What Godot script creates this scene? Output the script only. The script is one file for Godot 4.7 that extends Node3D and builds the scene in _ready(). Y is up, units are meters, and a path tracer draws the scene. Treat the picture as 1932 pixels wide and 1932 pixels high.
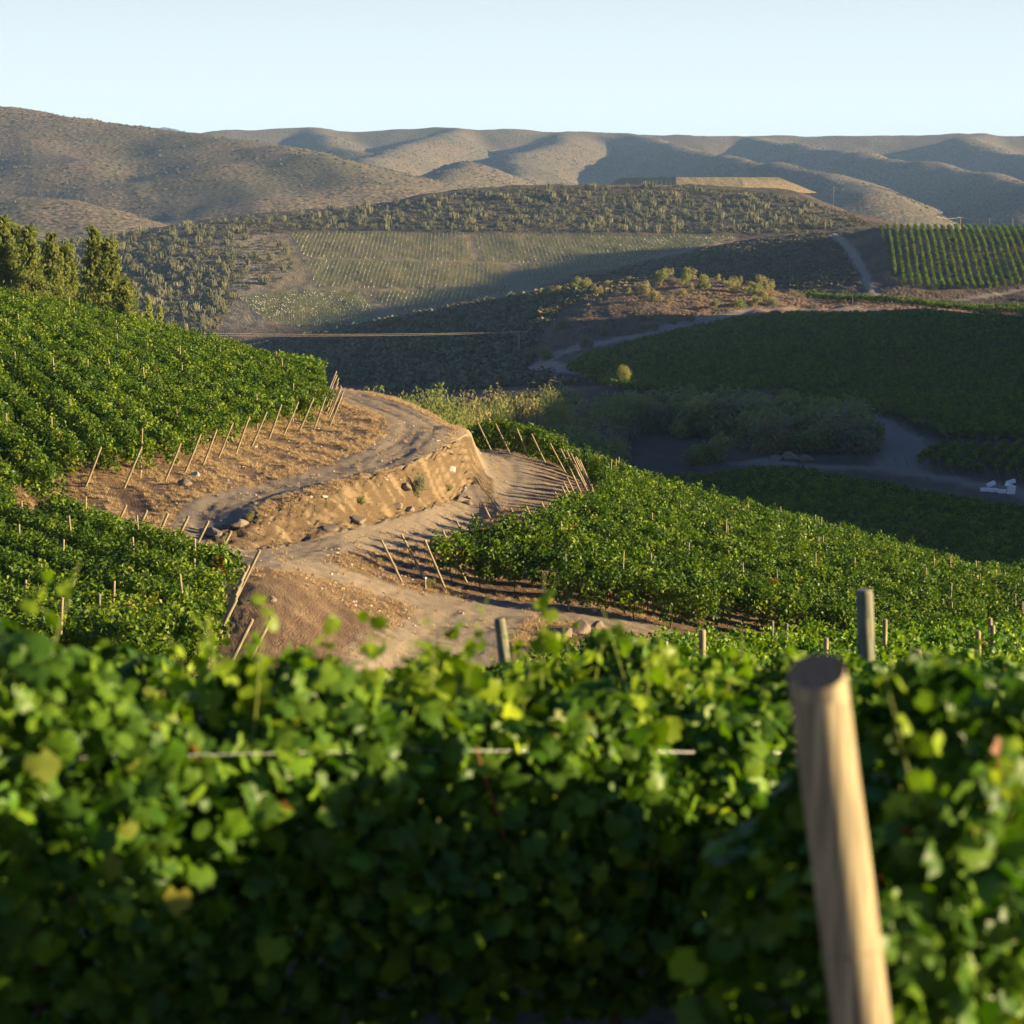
extends Node3D
# A vineyard valley at the end of a clear day: the sun stands low on the right.
# Picture units below are pixels of the photograph scaled to 1932 x 1932; d is the distance in metres straight ahead.

const F := 4184.0
const MID := 966.0
const TILT := 0.14505        # the camera looks down by 8.31 degrees
const SUN_UP := 11.5
const SUN_BACK := 6.0        # degrees behind the line to the right of the camera

var rng := RandomNumberGenerator.new()
var nz := FastNoiseLite.new()
var nz2 := FastNoiseLite.new()
var taken := {}
var M := {}

# ---------------------------------------------------------------- small helpers
func numbered(called: String) -> String:
	if not taken.has(called):
		taken[called] = 0
		return called
	taken[called] += 1
	return "%s_%03d" % [called, taken[called]]

func tag(o: Node, label: String, category: String, group := "", kind := "") -> void:
	o.set_meta("label", label)
	o.set_meta("category", category)
	if group: o.set_meta("group", group)
	if kind: o.set_meta("kind", kind)

const NTH := ["first", "second", "third", "fourth", "fifth", "sixth", "seventh", "eighth", "ninth", "tenth", "eleventh", "twelfth"]
func nth(i: int) -> String:
	if i < 12: return NTH[i]
	var n := i + 1
	return "%d%s" % [n, "st" if n % 10 == 1 else ("nd" if n % 10 == 2 else ("rd" if n % 10 == 3 else "th"))]

func thing(called: String, label: String, category: String, at: Vector3, group := "") -> Node3D:
	var o := Node3D.new()
	o.name = numbered(called)
	add_child(o)
	o.position = at
	tag(o, label, category, group)
	return o

func mi(called: String, mesh: Mesh, mat: Material, parent: Node) -> MeshInstance3D:
	var o := MeshInstance3D.new()
	o.mesh = mesh
	o.material_override = mat
	o.name = numbered(called) if parent == self else called
	parent.add_child(o, true)
	return o

func mm(called: String, mesh: Mesh, mat: Material, at: Array, tint: Array, parent: Node) -> MultiMeshInstance3D:
	var m := MultiMesh.new()
	m.transform_format = MultiMesh.TRANSFORM_3D
	m.use_colors = true
	m.mesh = mesh
	m.instance_count = at.size()
	for i in at.size():
		m.set_instance_transform(i, at[i])
		m.set_instance_color(i, tint[i])
	var o := MultiMeshInstance3D.new()
	o.multimesh = m
	o.material_override = mat
	o.name = numbered(called) if parent == self else called
	o.set_meta("kind", "stuff")
	parent.add_child(o, true)
	return o

func lin(r: float, g: float, b: float) -> Color:
	return Color(r, g, b).linear_to_srgb()

func mat(called: String, c: Color, rough := 0.9, vertex := false) -> StandardMaterial3D:
	var m := StandardMaterial3D.new()
	m.resource_name = called
	m.albedo_color = c
	m.roughness = rough
	m.metallic_specular = 0.3
	m.vertex_color_use_as_albedo = vertex
	m.cull_mode = BaseMaterial3D.CULL_DISABLED
	return m

func noise_tex(freq: float, lo: float, hi: float, octaves := 4, size := 512, sd := 1, kind := FastNoiseLite.TYPE_SIMPLEX_SMOOTH) -> NoiseTexture2D:
	var n := FastNoiseLite.new()
	n.seed = sd
	n.noise_type = kind
	n.frequency = freq
	n.fractal_octaves = octaves
	var t := NoiseTexture2D.new()
	t.width = size
	t.height = size
	t.seamless = true
	t.noise = n
	var g := Gradient.new()
	g.set_color(0, Color(lo, lo, lo))
	g.set_color(1, Color(hi, hi, hi))
	t.color_ramp = g
	return t

# A picture point at distance d, as a place in the scene.
func pt(u: float, v: float, d: float) -> Vector3:
	var cx := (u - MID) / F
	var cy := (MID - v) / F
	var dz := cos(TILT) + cy * sin(TILT)
	return Vector3(cx / dz * d, (cy * cos(TILT) - sin(TILT)) / dz * d, -d)

func xu(u: float, d: float) -> float:
	return (u - MID) / F * d * 1.005

# ---------------------------------------------------------------- the lie of the land
# Feature lines across the view, near to far: each point is [u, v, d]. Where two points bound a line off the sides, [s, y, d] follow in OFF.
const LINES := [
	[[0, 6000, 1.6], [1932, 6000, 1.6]],
	[[0, 1612, 20], [966, 1615, 20], [1932, 1620, 20]],
	[[0, 1310, 46], [400, 1320, 46], [640, 1350, 46], [966, 1372, 46], [1100, 1350, 46], [1300, 1330, 46], [1932, 1322, 46]],
	[[-300, 1310, 55], [0, 1300, 55], [400, 1290, 55], [640, 1262, 62], [800, 1238, 72], [966, 1218, 77], [1100, 1208, 79], [1300, 1230, 78], [1500, 1262, 78], [1700, 1296, 78], [1932, 1335, 78]],
	[[-300, 1150, 74], [0, 1130, 75], [200, 1112, 76], [400, 1090, 77], [480, 1062, 80], [640, 1090, 83], [740, 1112, 85], [966, 1150, 86], [1100, 1162, 86], [1300, 1196, 86], [1500, 1228, 87], [1700, 1260, 88], [1932, 1298, 88]],
	[[-300, 1060, 86], [0, 1050, 87], [200, 1032, 87], [400, 1026, 86.5], [480, 1030, 88], [560, 1020, 91.5], [640, 1000, 95], [700, 985, 99], [800, 958, 106], [860, 935, 113], [895, 905, 120], [915, 930, 116], [966, 982, 106], [1100, 1012, 106], [1300, 1064, 106], [1500, 1110, 106], [1700, 1150, 106], [1932, 1194, 106]],
	[[-300, 985, 93], [0, 980, 94], [200, 968, 95], [380, 995, 92], [480, 965, 93.5], [560, 935, 97], [640, 912, 100.5], [700, 896, 103.5], [800, 862, 111], [850, 836, 119], [885, 820, 126], [903, 862, 128], [920, 896, 124], [966, 918, 122], [1100, 938, 122], [1300, 1008, 120], [1500, 1062, 118], [1700, 1110, 117], [1932, 1162, 116]],
	[[-300, 940, 97], [0, 938, 98], [200, 928, 99], [400, 938, 97.5], [480, 930, 99], [560, 912, 101.5], [640, 892, 105], [700, 874, 108.5], [760, 846, 115.5], [800, 820, 121.5], [850, 807, 126.5], [885, 812, 129.5], [905, 856, 135], [966, 863, 136], [1100, 914, 131], [1300, 984, 128], [1500, 1036, 126], [1700, 1090, 124], [1932, 1154, 122]],
	[[-300, 850, 103], [0, 872, 103], [165, 912, 100], [310, 902, 102.5], [412, 860, 110.5], [508, 826, 119], [620, 800, 127], [700, 796, 127.5], [800, 800, 128.5], [850, 804, 130.5], [885, 812, 132], [905, 852, 138], [966, 857, 138.5], [1100, 911, 132.5], [1300, 982, 129.5], [1500, 1034, 127.5], [1700, 1088, 125.5], [1932, 1152, 123.5]],
	[[-300, 560, 158], [0, 600, 156], [200, 640, 155], [400, 690, 152], [500, 716, 150], [640, 735, 147], [740, 753, 142], [800, 777, 136.5], [850, 804, 134], [890, 832, 137], [905, 848, 141], [966, 852, 142], [1030, 872, 138], [1100, 909, 134], [1300, 980, 131], [1500, 1032, 129], [1700, 1086, 127], [1932, 1150, 125]],
	[[-300, 640, 190], [0, 690, 190], [400, 800, 185], [640, 880, 182], [850, 960, 175], [966, 985, 172], [1100, 1060, 166], [1300, 1110, 162], [1932, 1210, 160]],
	[[-300, 900, 230], [0, 960, 235], [400, 1030, 235], [640, 1110, 235], [966, 1130, 230], [1300, 1098, 228], [1500, 1100, 222], [1932, 1112, 215]],
	[[-300, 1050, 330], [0, 1060, 340], [400, 1020, 340], [640, 985, 340], [966, 945, 340], [1300, 930, 340], [1500, 905, 340], [1700, 915, 335], [1932, 926, 330]],
	[[-300, 980, 500], [0, 950, 500], [400, 860, 500], [640, 812, 490], [800, 790, 485], [966, 772, 485], [1100, 762, 485], [1300, 755, 488], [1500, 748, 490], [1932, 744, 490]],
	[[-300, 830, 720], [0, 800, 720], [400, 745, 680], [640, 722, 650], [800, 700, 640], [966, 668, 640], [1060, 674, 590], [1150, 656, 610], [1300, 618, 655], [1500, 583, 690], [1700, 590, 670], [1932, 603, 650]],
	[[-300, 770, 980], [0, 740, 980], [400, 668, 1000], [500, 646, 990], [640, 622, 950], [800, 586, 900], [966, 557, 850], [1100, 537, 800], [1200, 528, 770], [1300, 525, 755], [1400, 536, 745], [1500, 558, 730], [1700, 574, 712], [1932, 589, 700]],
	[[-300, 770, 1060], [0, 750, 1060], [400, 690, 1080], [640, 680, 1080], [800, 650, 1040], [966, 590, 960], [1200, 562, 860], [1500, 567, 790], [1700, 573, 765], [1932, 576, 755]],
	[[-300, 720, 1130], [0, 700, 1120], [300, 636, 1110], [430, 630, 1120], [640, 634, 1130], [800, 612, 1110], [966, 585, 1060], [1100, 562, 1000], [1200, 545, 950], [1400, 540, 860], [1500, 544, 830], [1640, 549, 800], [1700, 553, 790], [1800, 556, 788], [1932, 562, 780]],
	[[-300, 700, 1160], [0, 680, 1150], [300, 625, 1140], [430, 622, 1150], [640, 624, 1160], [800, 602, 1150], [966, 560, 1120], [1100, 514, 1080], [1200, 496, 1060], [1300, 475, 1050], [1400, 456, 1040], [1500, 443, 1020], [1600, 437, 970], [1680, 431, 930], [1800, 432, 920], [1932, 434, 915]],
	[[-300, 680, 1190], [0, 660, 1180], [300, 615, 1170], [430, 612, 1180], [640, 606, 1190], [800, 588, 1185], [966, 556, 1170], [1100, 545, 1160], [1300, 508, 1150], [1500, 488, 1140], [1700, 478, 1100], [1932, 470, 1090]],
	[[-300, 600, 1260], [0, 590, 1260], [200, 570, 1260], [430, 555, 1260], [640, 546, 1275], [800, 546, 1270], [966, 540, 1268], [1100, 528, 1270], [1300, 498, 1290], [1500, 470, 1310], [1700, 456, 1310], [1932, 452, 1310]],
	[[-300, 520, 1420], [0, 502, 1420], [200, 472, 1430], [400, 447, 1450], [550, 440, 1480], [966, 441, 1480], [1300, 446, 1470], [1500, 445, 1460], [1700, 440, 1450], [1932, 446, 1440]],
	[[-300, 500, 1580], [0, 470, 1600], [100, 458, 1620], [250, 437, 1650], [480, 403, 1680], [640, 391, 1700], [720, 383, 1705], [800, 366, 1715], [966, 351, 1720], [1150, 348, 1725], [1300, 349, 1725], [1480, 358, 1700], [1600, 398, 1630], [1690, 421, 1580], [1800, 440, 1550], [1932, 452, 1530]],
	[[-300, 560, 2000], [0, 560, 2000], [966, 520, 2050], [1932, 540, 2000]],
]
# rows of mesh between one line and the next
const STEPS := [5, 8, 14, 26, 34, 26, 14, 22, 64, 8, 10, 30, 36, 42, 40, 8, 8, 34, 5, 26, 32, 30, 8]
# heights at the far sides: [y at s = -0.75, y at s = 0.75] per line
const OFF := [[-1.9, -1.9], [-5.0, -6.5], [-7.5, -13.0], [-7.5, -20.0], [-7.5, -23.0], [-7.0, -25.0], [-6.5, -26.0], [-6.0, -27.0], [-5.0, -27.0], [-2.0, -27.0], [-8.0, -34.0], [-30.0, -36.0], [-50.0, -42.0], [-60.0, -40.0], [-70.0, -34.0], [-80.0, -34.0], [-88.0, -34.0], [-90.0, -30.0], [-90.0, -6.0], [-88.0, -12.0], [-80.0, -20.0], [-60.0, -20.0], [-50.0, -20.0], [-100.0, -80.0]]

var col_s := PackedFloat64Array()
var NR := 0
var gd := PackedFloat64Array()
var gyv := PackedFloat64Array()
var row_seg := PackedInt32Array()
var c_in0 := 0
var c_in1 := 0
const S_IN := 0.285
const S_STEP := 0.0013

func smax(a: float, b: float, k: float) -> float:
	var h := maxf(k - absf(a - b), 0.0) / k
	return maxf(a, b) + h * h * k * 0.25

# unseen hills right of the view, heights shaped to lay shadow across the valley
func unseen_hills(x: float, d: float, y: float) -> float:
	if d < 90.0 or d > 1750.0:
		return y
	if x > 0.27 * d:
		var top := 32.0 - 12.0 * clampf(1.0 - absf(d - 486.0) / 40.0, 0.0, 1.0)  # the dip is made so sun reaches the lone valley tree
		if d < 210.0: top = lerpf(-40.0, 33.0, clampf((d - 90.0) / 120.0, 0.0, 1.0))
		if d > 640.0: top = lerpf(32.0, -30.0, clampf((d - 640.0) / 50.0, 0.0, 1.0))
		var edge := smoothstep(0.27, 0.40, x / d)
		var h1 := top - absf(x - 340.0) * 0.30
		var top2 := 85.0
		if d < 1000.0: top2 = lerpf(-60.0, 85.0, clampf((d - 850.0) / 220.0, 0.0, 1.0))
		if d > 1330.0: top2 = lerpf(85.0, -20.0, clampf((d - 1330.0) / 190.0, 0.0, 1.0))
		var h2 := top2 - absf(x - 650.0) * 0.32
		return lerpf(y, smax(smax(y, h1, 12.0), h2, 14.0), edge)
	return y

func build_grid() -> void:
	for i in range(24, 0, -1):
		col_s.append(-S_IN - 0.012 * i - 0.0009 * i * i)
	c_in0 = col_s.size()
	var n := int(2.0 * S_IN / S_STEP)
	for i in n + 1:
		col_s.append(-S_IN + S_STEP * i)
	c_in1 = col_s.size() - 1
	for i in range(1, 46):
		col_s.append(S_IN + 0.008 * i + 0.0009 * i * i)
	var NL := LINES.size()
	# rows
	for k in NL - 1:
		for j in STEPS[k]:
			row_seg.append(k)
	row_seg.append(NL - 1)
	NR = row_seg.size()
	gd.resize(col_s.size() * NR)
	gyv.resize(col_s.size() * NR)
	# lines as (s, y, d)
	var L := []
	for k in NL:
		var a := []
		var first: Array = LINES[k][0]
		var last: Array = LINES[k][-1]
		if k == 0:
			L.append([[-9.0, -1.9, 1.6], [9.0, -1.9, 1.6]])
			continue
		a.append([-1.9, OFF[k][0], float(first[2])])
		a.append([-0.75, OFF[k][0], float(first[2])])
		for p in LINES[k]:
			var q := pt(p[0], p[1], p[2])
			a.append([q.x / p[2], q.y, float(p[2])])
		a.append([0.75, OFF[k][1], float(last[2])])
		a.append([2.9, OFF[k][1], float(last[2])])
		L.append(a)
	var at := PackedInt32Array()
	at.resize(NL)
	var ld := PackedFloat64Array()
	var ly := PackedFloat64Array()
	var sl := PackedFloat64Array()
	ld.resize(NL); ly.resize(NL); sl.resize(NL)
	for c in col_s.size():
		var s := col_s[c]
		for k in NL:
			var a: Array = L[k]
			while at[k] < a.size() - 2 and s > a[at[k] + 1][0]:
				at[k] += 1
			var p: Array = a[at[k]]
			var q: Array = a[at[k] + 1]
			var t: float = clampf((s - p[0]) / (q[0] - p[0]), 0.0, 1.0)
			# cubic through the neighbours, kept between the two ends of a steep piece
			var p0: Array = a[maxi(at[k] - 1, 0)]
			var q1: Array = a[mini(at[k] + 2, a.size() - 1)]
			var h: float = q[0] - p[0]
			var m0: float = _tang(p0, p, q, 1) * h
			var m1: float = _tang(p, q, q1, 1) * h
			var n0: float = _tang(p0, p, q, 2) * h
			var n1: float = _tang(p, q, q1, 2) * h
			var t2 := t * t
			var t3 := t2 * t
			ly[k] = (2 * t3 - 3 * t2 + 1) * p[1] + (t3 - 2 * t2 + t) * m0 + (3 * t2 - 2 * t3) * q[1] + (t3 - t2) * m1
			ld[k] = (2 * t3 - 3 * t2 + 1) * p[2] + (t3 - 2 * t2 + t) * n0 + (3 * t2 - 2 * t3) * q[2] + (t3 - t2) * n1
			if k > 0 and ld[k] < ld[k - 1] + 0.3:
				ld[k] = ld[k - 1] + 0.3
		for k in NL:
			if k == 0 or k == NL - 1:
				sl[k] = 0.0 if k else -0.2
				continue
			var h0 := ld[k] - ld[k - 1]
			var h1 := ld[k + 1] - ld[k]
			var e0 := (ly[k] - ly[k - 1]) / h0
			var e1 := (ly[k + 1] - ly[k]) / h1
			sl[k] = 0.0 if e0 * e1 <= 0.0 else (h0 + h1) * 3.0 / ((2.0 * h1 + h0) / e0 + (h1 + 2.0 * h0) / e1)
		var r := 0
		for k in NL - 1:
			var h := ld[k + 1] - ld[k]
			var steps: int = STEPS[k]
			for j in steps:
				var t := float(j) / steps
				var t2 := t * t
				var t3 := t2 * t
				var y := (2 * t3 - 3 * t2 + 1) * ly[k] + (t3 - 2 * t2 + t) * h * sl[k] + (3 * t2 - 2 * t3) * ly[k + 1] + (t3 - t2) * h * sl[k + 1]
				var d := ld[k] + h * t
				_put(c, r, s, d, y, k)
				r += 1
		_put(c, r, s, ld[NL - 1], ly[NL - 1], NL - 1)

func _tang(a: Array, b: Array, c: Array, i: int) -> float:
	var e0: float = (b[i] - a[i]) / maxf(b[0] - a[0], 1e-6) if b[0] > a[0] else 0.0
	var e1: float = (c[i] - b[i]) / maxf(c[0] - b[0], 1e-6) if c[0] > b[0] else 0.0
	if e0 * e1 <= 0.0:
		return 0.0
	return 2.0 * e0 * e1 / (e0 + e1)

func _put(c: int, r: int, s: float, d: float, y: float, k: int) -> void:
	var x := s * d
	if k == 5 and d > 80.0 and x < -1.0 and d < 135.0 and x > -0.138 * d:
		# the cut bank: runnels and slumped clods
		var w := nz.get_noise_2d(x * 4.0, d * 4.0) * 0.22 + nz2.get_noise_2d(x * 34.0, d * 30.0) * 0.10 - 0.30 * maxf(0.0, nz.get_noise_2d(x * 11.0 + 90.0, d * 11.0) - 0.12)
		y += w * smoothstep(-0.011, -0.021, s)
	elif d < 170.0:
		y += nz.get_noise_2d(x * 2.0, d * 2.0) * 0.10 + nz2.get_noise_2d(x * 14.0, d * 14.0) * 0.035
	elif d < 560.0:
		y += nz.get_noise_2d(x * 0.5, d * 0.5) * 0.5
	else:
		y += nz.get_noise_2d(x * 0.25, d * 0.25) * 1.1 + nz2.get_noise_2d(x * 1.2, d * 1.2) * 0.5
	y = unseen_hills(x, d, y)
	gd[c * NR + r] = d
	gyv[c * NR + r] = y

func _col(c: int, d: float) -> float:
	var lo := c * NR
	var base := lo
	var hi := lo + NR - 1
	if d <= gd[lo]: return gyv[lo]
	if d >= gd[hi]: return gyv[hi]
	while hi - lo > 1:
		var m := (lo + hi) >> 1
		if gd[m] <= d: lo = m
		else: hi = m
	return lerpf(gyv[lo], gyv[hi], (d - gd[lo]) / maxf(gd[hi] - gd[lo], 1e-6))

# height of the ground at (x, -d)
func gy(x: float, d: float) -> float:
	var s := x / maxf(d, 0.5)
	var c: int
	if s >= -S_IN and s < S_IN:
		c = c_in0 + int((s + S_IN) / S_STEP)
	else:
		c = clampi(col_s.bsearch(s) - 1, 0, col_s.size() - 2)
	c = mini(c, col_s.size() - 2)
	var t := clampf((s - col_s[c]) / (col_s[c + 1] - col_s[c]), 0.0, 1.0)
	return lerpf(_col(c, d), _col(c + 1, d), t)

func on(x: float, d: float) -> Vector3:
	return Vector3(x, gy(x, d), -d)

func onu(u: float, d: float) -> Vector3:
	return on(xu(u, d), d)

# where the line of sight through a picture point first meets the ground beyond dmin
func hit(u: float, v: float, dmin := 50.0) -> Vector3:
	var q := pt(u, v, 1.0)
	var d := dmin
	var last := d
	while d < 1990.0:
		if q.y * d < gy(q.x * d, d):
			for i in 8:
				var m := (last + d) * 0.5
				if q.y * m < gy(q.x * m, m): d = m
				else: last = m
			return Vector3(q.x * d, gy(q.x * d, d), -d)
		last = d
		d *= 1.006
	return Vector3.ZERO

# ---------------------------------------------------------------- the scene
func _ready() -> void:
	rng.seed = 7
	nz.seed = 11
	nz.frequency = 0.1
	nz.fractal_octaves = 3
	nz2.seed = 23
	nz2.frequency = 0.1
	nz2.fractal_octaves = 2
	set_view()
	make_materials()
	build_grid()
	road_masks()
	build_land()
	build_far_hills()
	build_rest()

func set_view() -> void:
	var cam := Camera3D.new()
	cam.name = "camera"
	var at := CameraAttributesPhysical.new()
	at.frustum_focal_length = 51.98
	at.frustum_focus_distance = 120.0
	at.exposure_aperture = 2.2
	at.frustum_near = 0.3
	at.frustum_far = 40000.0
	cam.near = 0.3
	cam.far = 40000.0
	cam.fov = 26.0
	cam.attributes = at
	cam.rotation = Vector3(-TILT, 0, 0)
	add_child(cam)
	cam.current = true

	var we := WorldEnvironment.new()
	we.name = "environment"
	var e := Environment.new()
	e.background_mode = Environment.BG_SKY
	var sm := ProceduralSkyMaterial.new()
	sm.sky_top_color = Color(0.10, 0.20, 0.36)
	sm.sky_horizon_color = Color(0.588, 0.618, 0.612)
	sm.sky_curve = 0.13
	sm.ground_bottom_color = Color(0.20, 0.17, 0.13)
	sm.ground_horizon_color = Color(0.50, 0.48, 0.44)
	sm.sun_angle_max = 3.0
	var sky := Sky.new()
	sky.sky_material = sm
	e.sky = sky
	e.background_energy_multiplier = 1.0
	e.tonemap_mode = Environment.TONE_MAPPER_LINEAR
	e.tonemap_exposure = 3.75
	e.fog_enabled = true
	e.fog_density = 0.00005
	e.fog_light_color = Color(0.58, 0.73, 0.90)
	e.sdfgi_enabled = true
	e.ssao_enabled = true
	e.ssil_enabled = true
	we.environment = e
	add_child(we)

	var sun := DirectionalLight3D.new()
	sun.name = "sun"
	sun.light_energy = 1.6
	sun.light_color = Color(1.0, 0.89, 0.71)
	sun.light_angular_distance = 0.5
	sun.shadow_enabled = true
	# light travels from the sun, right of and a little behind the camera, to the left and slightly away
	sun.rotation_degrees = Vector3(-SUN_UP, 90.0 - SUN_BACK, 0.0)
	add_child(sun)

func make_materials() -> void:
	var soil_grain := noise_tex(0.05, 0.55, 1.0, 5, 512, 3)
	var soil_relief := noise_tex(0.06, 0.0, 1.0, 6, 512, 4)
	M.soil = mat("soil", Color.WHITE, 0.95, true)
	M.soil.albedo_texture = soil_grain
	M.soil.uv1_triplanar = true
	M.soil.uv1_world_triplanar = true
	M.soil.uv1_scale = Vector3(0.35, 0.35, 0.35)
	M.soil.heightmap_enabled = true
	M.soil.heightmap_texture = soil_relief
	M.soil.heightmap_scale = 9.0
	M.track = M.soil.duplicate()
	M.track.resource_name = "packed_dirt"
	M.track.heightmap_scale = 3.5
	M.track.uv1_scale = Vector3(0.5, 0.5, 0.5)
	M.scrub = M.soil.duplicate()
	M.scrub.resource_name = "dry_scrub_soil"
	M.scrub.albedo_texture = noise_tex(0.06, 0.35, 1.0, 6, 1024, 5)
	M.scrub.uv1_scale = Vector3(0.02, 0.02, 0.02)
	M.scrub.heightmap_scale = 60.0
	M.far = M.soil.duplicate()
	M.far.resource_name = "far_scrub"
	M.far.albedo_texture = noise_tex(0.11, 0.12, 1.0, 4, 1024, 6)
	M.far.uv1_scale = Vector3(0.0014, 0.0014, 0.0014)
	M.far.heightmap_enabled = false

# ---------------------------------------------------------------- tracks
const ROADS := [
	# [half width, [u, d] ...]
	[1.5, [1290, 82.5], [1190, 85.5], [1100, 86.3], [1000, 86.3], [900, 85.3], [800, 84.6], [700, 84.2], [600, 83.2], [520, 82.2], [465, 81.5]],
	[1.7, [905, 85], [868, 80], [830, 74], [790, 68], [740, 60], [700, 52]],
	[1.9, [462, 81], [490, 85], [530, 88.3], [600, 92.2], [700, 97.2], [800, 103.5], [870, 110.5], [920, 118.5], [943, 126], [935, 133], [905, 138.6], [860, 143.5]],
	[1.5, [470, 80], [430, 84.5], [404, 90], [404, 94.5], [440, 97], [500, 99.3], [560, 101.5], [640, 105.2], [700, 109], [750, 114.5], [783, 120], [794, 125], [785, 129.5], [750, 134.5], [700, 139.5], [662, 144], [630, 150]],
]
const FAR_ROADS := [
	[3.2, [2100, 300], [1932, 328], [1850, 338], [1760, 347], [1680, 353], [1600, 356], [1500, 360], [1420, 368]],
	[3.8, [1690, 353], [1712, 375], [1705, 395], [1680, 415], [1650, 432], [1615, 448]],
	[5.5, [1200, 858 ], [1210, 870]],
	[3.2, [1170, 535], [1110, 548], [1060, 560], [1010, 585], [1040, 600], [1090, 610], [1160, 625], [1240, 648], [1330, 670], [1420, 688], [1500, 694], [1600, 690], [1700, 680], [1800, 670], [1932, 660], [2100, 645]],
	[1.9, [1655, 775], [1640, 800], [1622, 845], [1600, 890], [1580, 930], [1560, 970]],
	[2.2, [2100, 815], [1932, 800], [1860, 785], [1800, 775]],
]
var near_mask := PackedFloat32Array()
const NX := 520
const ND := 480     # x -65..65 by 0.25, d 50..170
var far_mask := PackedFloat32Array()
const FX := 320
const FD := 420     # x -240..400 by 2, d 290..1130

func road_masks() -> void:
	near_mask.resize(NX * ND)
	near_mask.fill(9.0)
	for r in ROADS:
		_stamp(near_mask, NX, ND, -65.0, 50.0, 0.25, r)
	far_mask.resize(FX * FD)
	far_mask.fill(9.0)
	for r in FAR_ROADS:
		_stamp(far_mask, FX, FD, -240.0, 290.0, 2.0, r)

func _stamp(m: PackedFloat32Array, nx: int, nd: int, x0: float, d0: float, cell: float, r: Array) -> void:
	# distance to the middle of the track in half widths
	var w: float = r[0]
	var reach := int(ceil(w * 2.2 / cell))
	for k in range(1, r.size() - 1):
		var a := Vector2(xu(r[k][0], r[k][1]), r[k][1])
		var b := Vector2(xu(r[k + 1][0], r[k + 1][1]), r[k + 1][1])
		var n := int(a.distance_to(b) / cell) + 1
		for i in n + 1:
			var p := a.lerp(b, float(i) / n)
			var cx := int((p.x - x0) / cell)
			var cd := int((p.y - d0) / cell)
			for j in range(maxi(cd - reach, 0), mini(cd + reach + 1, nd)):
				for q in range(maxi(cx - reach, 0), mini(cx + reach + 1, nx)):
					var dx := x0 + q * cell - p.x
					var dd := d0 + j * cell - p.y
					var e := sqrt(dx * dx + dd * dd) / w
					if e < m[j * nx + q]:
						m[j * nx + q] = e

func _look(m: PackedFloat32Array, nx: int, nd: int, fx: float, fd: float) -> float:
	if fx < 0.0 or fd < 0.0 or fx >= nx - 1 or fd >= nd - 1:
		return 9.0
	var i := int(fx)
	var j := int(fd)
	var tx := fx - i
	var td := fd - j
	return lerpf(lerpf(m[j * nx + i], m[j * nx + i + 1], tx), lerpf(m[(j + 1) * nx + i], m[(j + 1) * nx + i + 1], tx), td)

func road_at(x: float, d: float) -> float:
	if d < 172.0:
		return _look(near_mask, NX, ND, (x + 65.0) * 4.0, (d - 50.0) * 4.0)
	return _look(far_mask, FX, FD, (x + 240.0) * 0.5, (d - 290.0) * 0.5)

# ---------------------------------------------------------------- ground sheets
func land_color(x: float, d: float, k: int, road: float) -> Color:
	var n := nz.get_noise_2d(x * 3.0 + 50.0, d * 3.0)
	var n2 := nz2.get_noise_2d(x * 9.0, d * 9.0 + 80.0)
	if d < 170.0:
		var soil := Color(0.30, 0.195, 0.11)
		var straw := Color(0.54, 0.40, 0.215)
		var packed := Color(0.40, 0.32, 0.215)
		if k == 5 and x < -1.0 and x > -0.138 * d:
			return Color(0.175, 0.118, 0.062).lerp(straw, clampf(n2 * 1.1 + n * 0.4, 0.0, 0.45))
		var across := x * 0.92 + d * 0.39
		var streak := 0.5 + 0.5 * sin(across * TAU / 1.75 + n * 2.0)
		var amount := clampf(0.30 + n * 0.9 + n2 * 0.5 + (streak - 0.5) * 0.7, 0.0, 1.0)
		if d < 92.0:
			amount *= 0.35
			soil = Color(0.215, 0.135, 0.075)
		if x > 0.06 * d - 4.0: amount *= 0.35
		var c := soil.lerp(straw, amount)
		if road < 1.7:
			var rut := exp(-pow((road - 0.5) / 0.16, 2.0))
			var p := packed.lerp(Color(0.33, 0.255, 0.165), rut * 0.45)
			var mid := exp(-pow(road / 0.2, 2.0)) * clampf(0.5 + n2 * 2.0, 0.0, 1.0)
			p = p.lerp(straw, mid * 0.35)
			c = c.lerp(p, smoothstep(1.5, 0.85, road + n2 * 0.5))
		return c
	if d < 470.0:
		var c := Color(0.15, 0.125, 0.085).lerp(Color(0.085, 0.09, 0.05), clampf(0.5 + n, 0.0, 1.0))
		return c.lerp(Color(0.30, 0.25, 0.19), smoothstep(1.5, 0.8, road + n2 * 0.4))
	var m := nz.get_noise_2d(x * 0.2, d * 0.2)
	var c := Color(0.25, 0.17, 0.105).lerp(Color(0.12, 0.10, 0.06), clampf(0.5 + m * 1.2 + n * 0.6, 0.0, 1.0))
	if k == 14 or k == 13:
		c = c.lerp(Color(0.44, 0.27, 0.14), smoothstep(10.0, 60.0, x - 10.0) * 0.7)
	if (k == 19 or k == 20) and x > -0.128 * d and x < 0.10 * d:
		c = c.lerp(Color(0.43, 0.35, 0.20), 0.8 * smoothstep(-0.128, -0.118, x / d))
	if k >= 18 and k <= 20 and x > -0.150 * d and x < -0.112 * d:
		c = c.lerp(Color(0.40, 0.36, 0.28), 0.7 * clampf(0.6 + n * 1.5, 0.0, 1.0))
	return c.lerp(Color(0.40, 0.325, 0.24), smoothstep(1.5, 0.8, road + n2 * 0.3))

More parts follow.
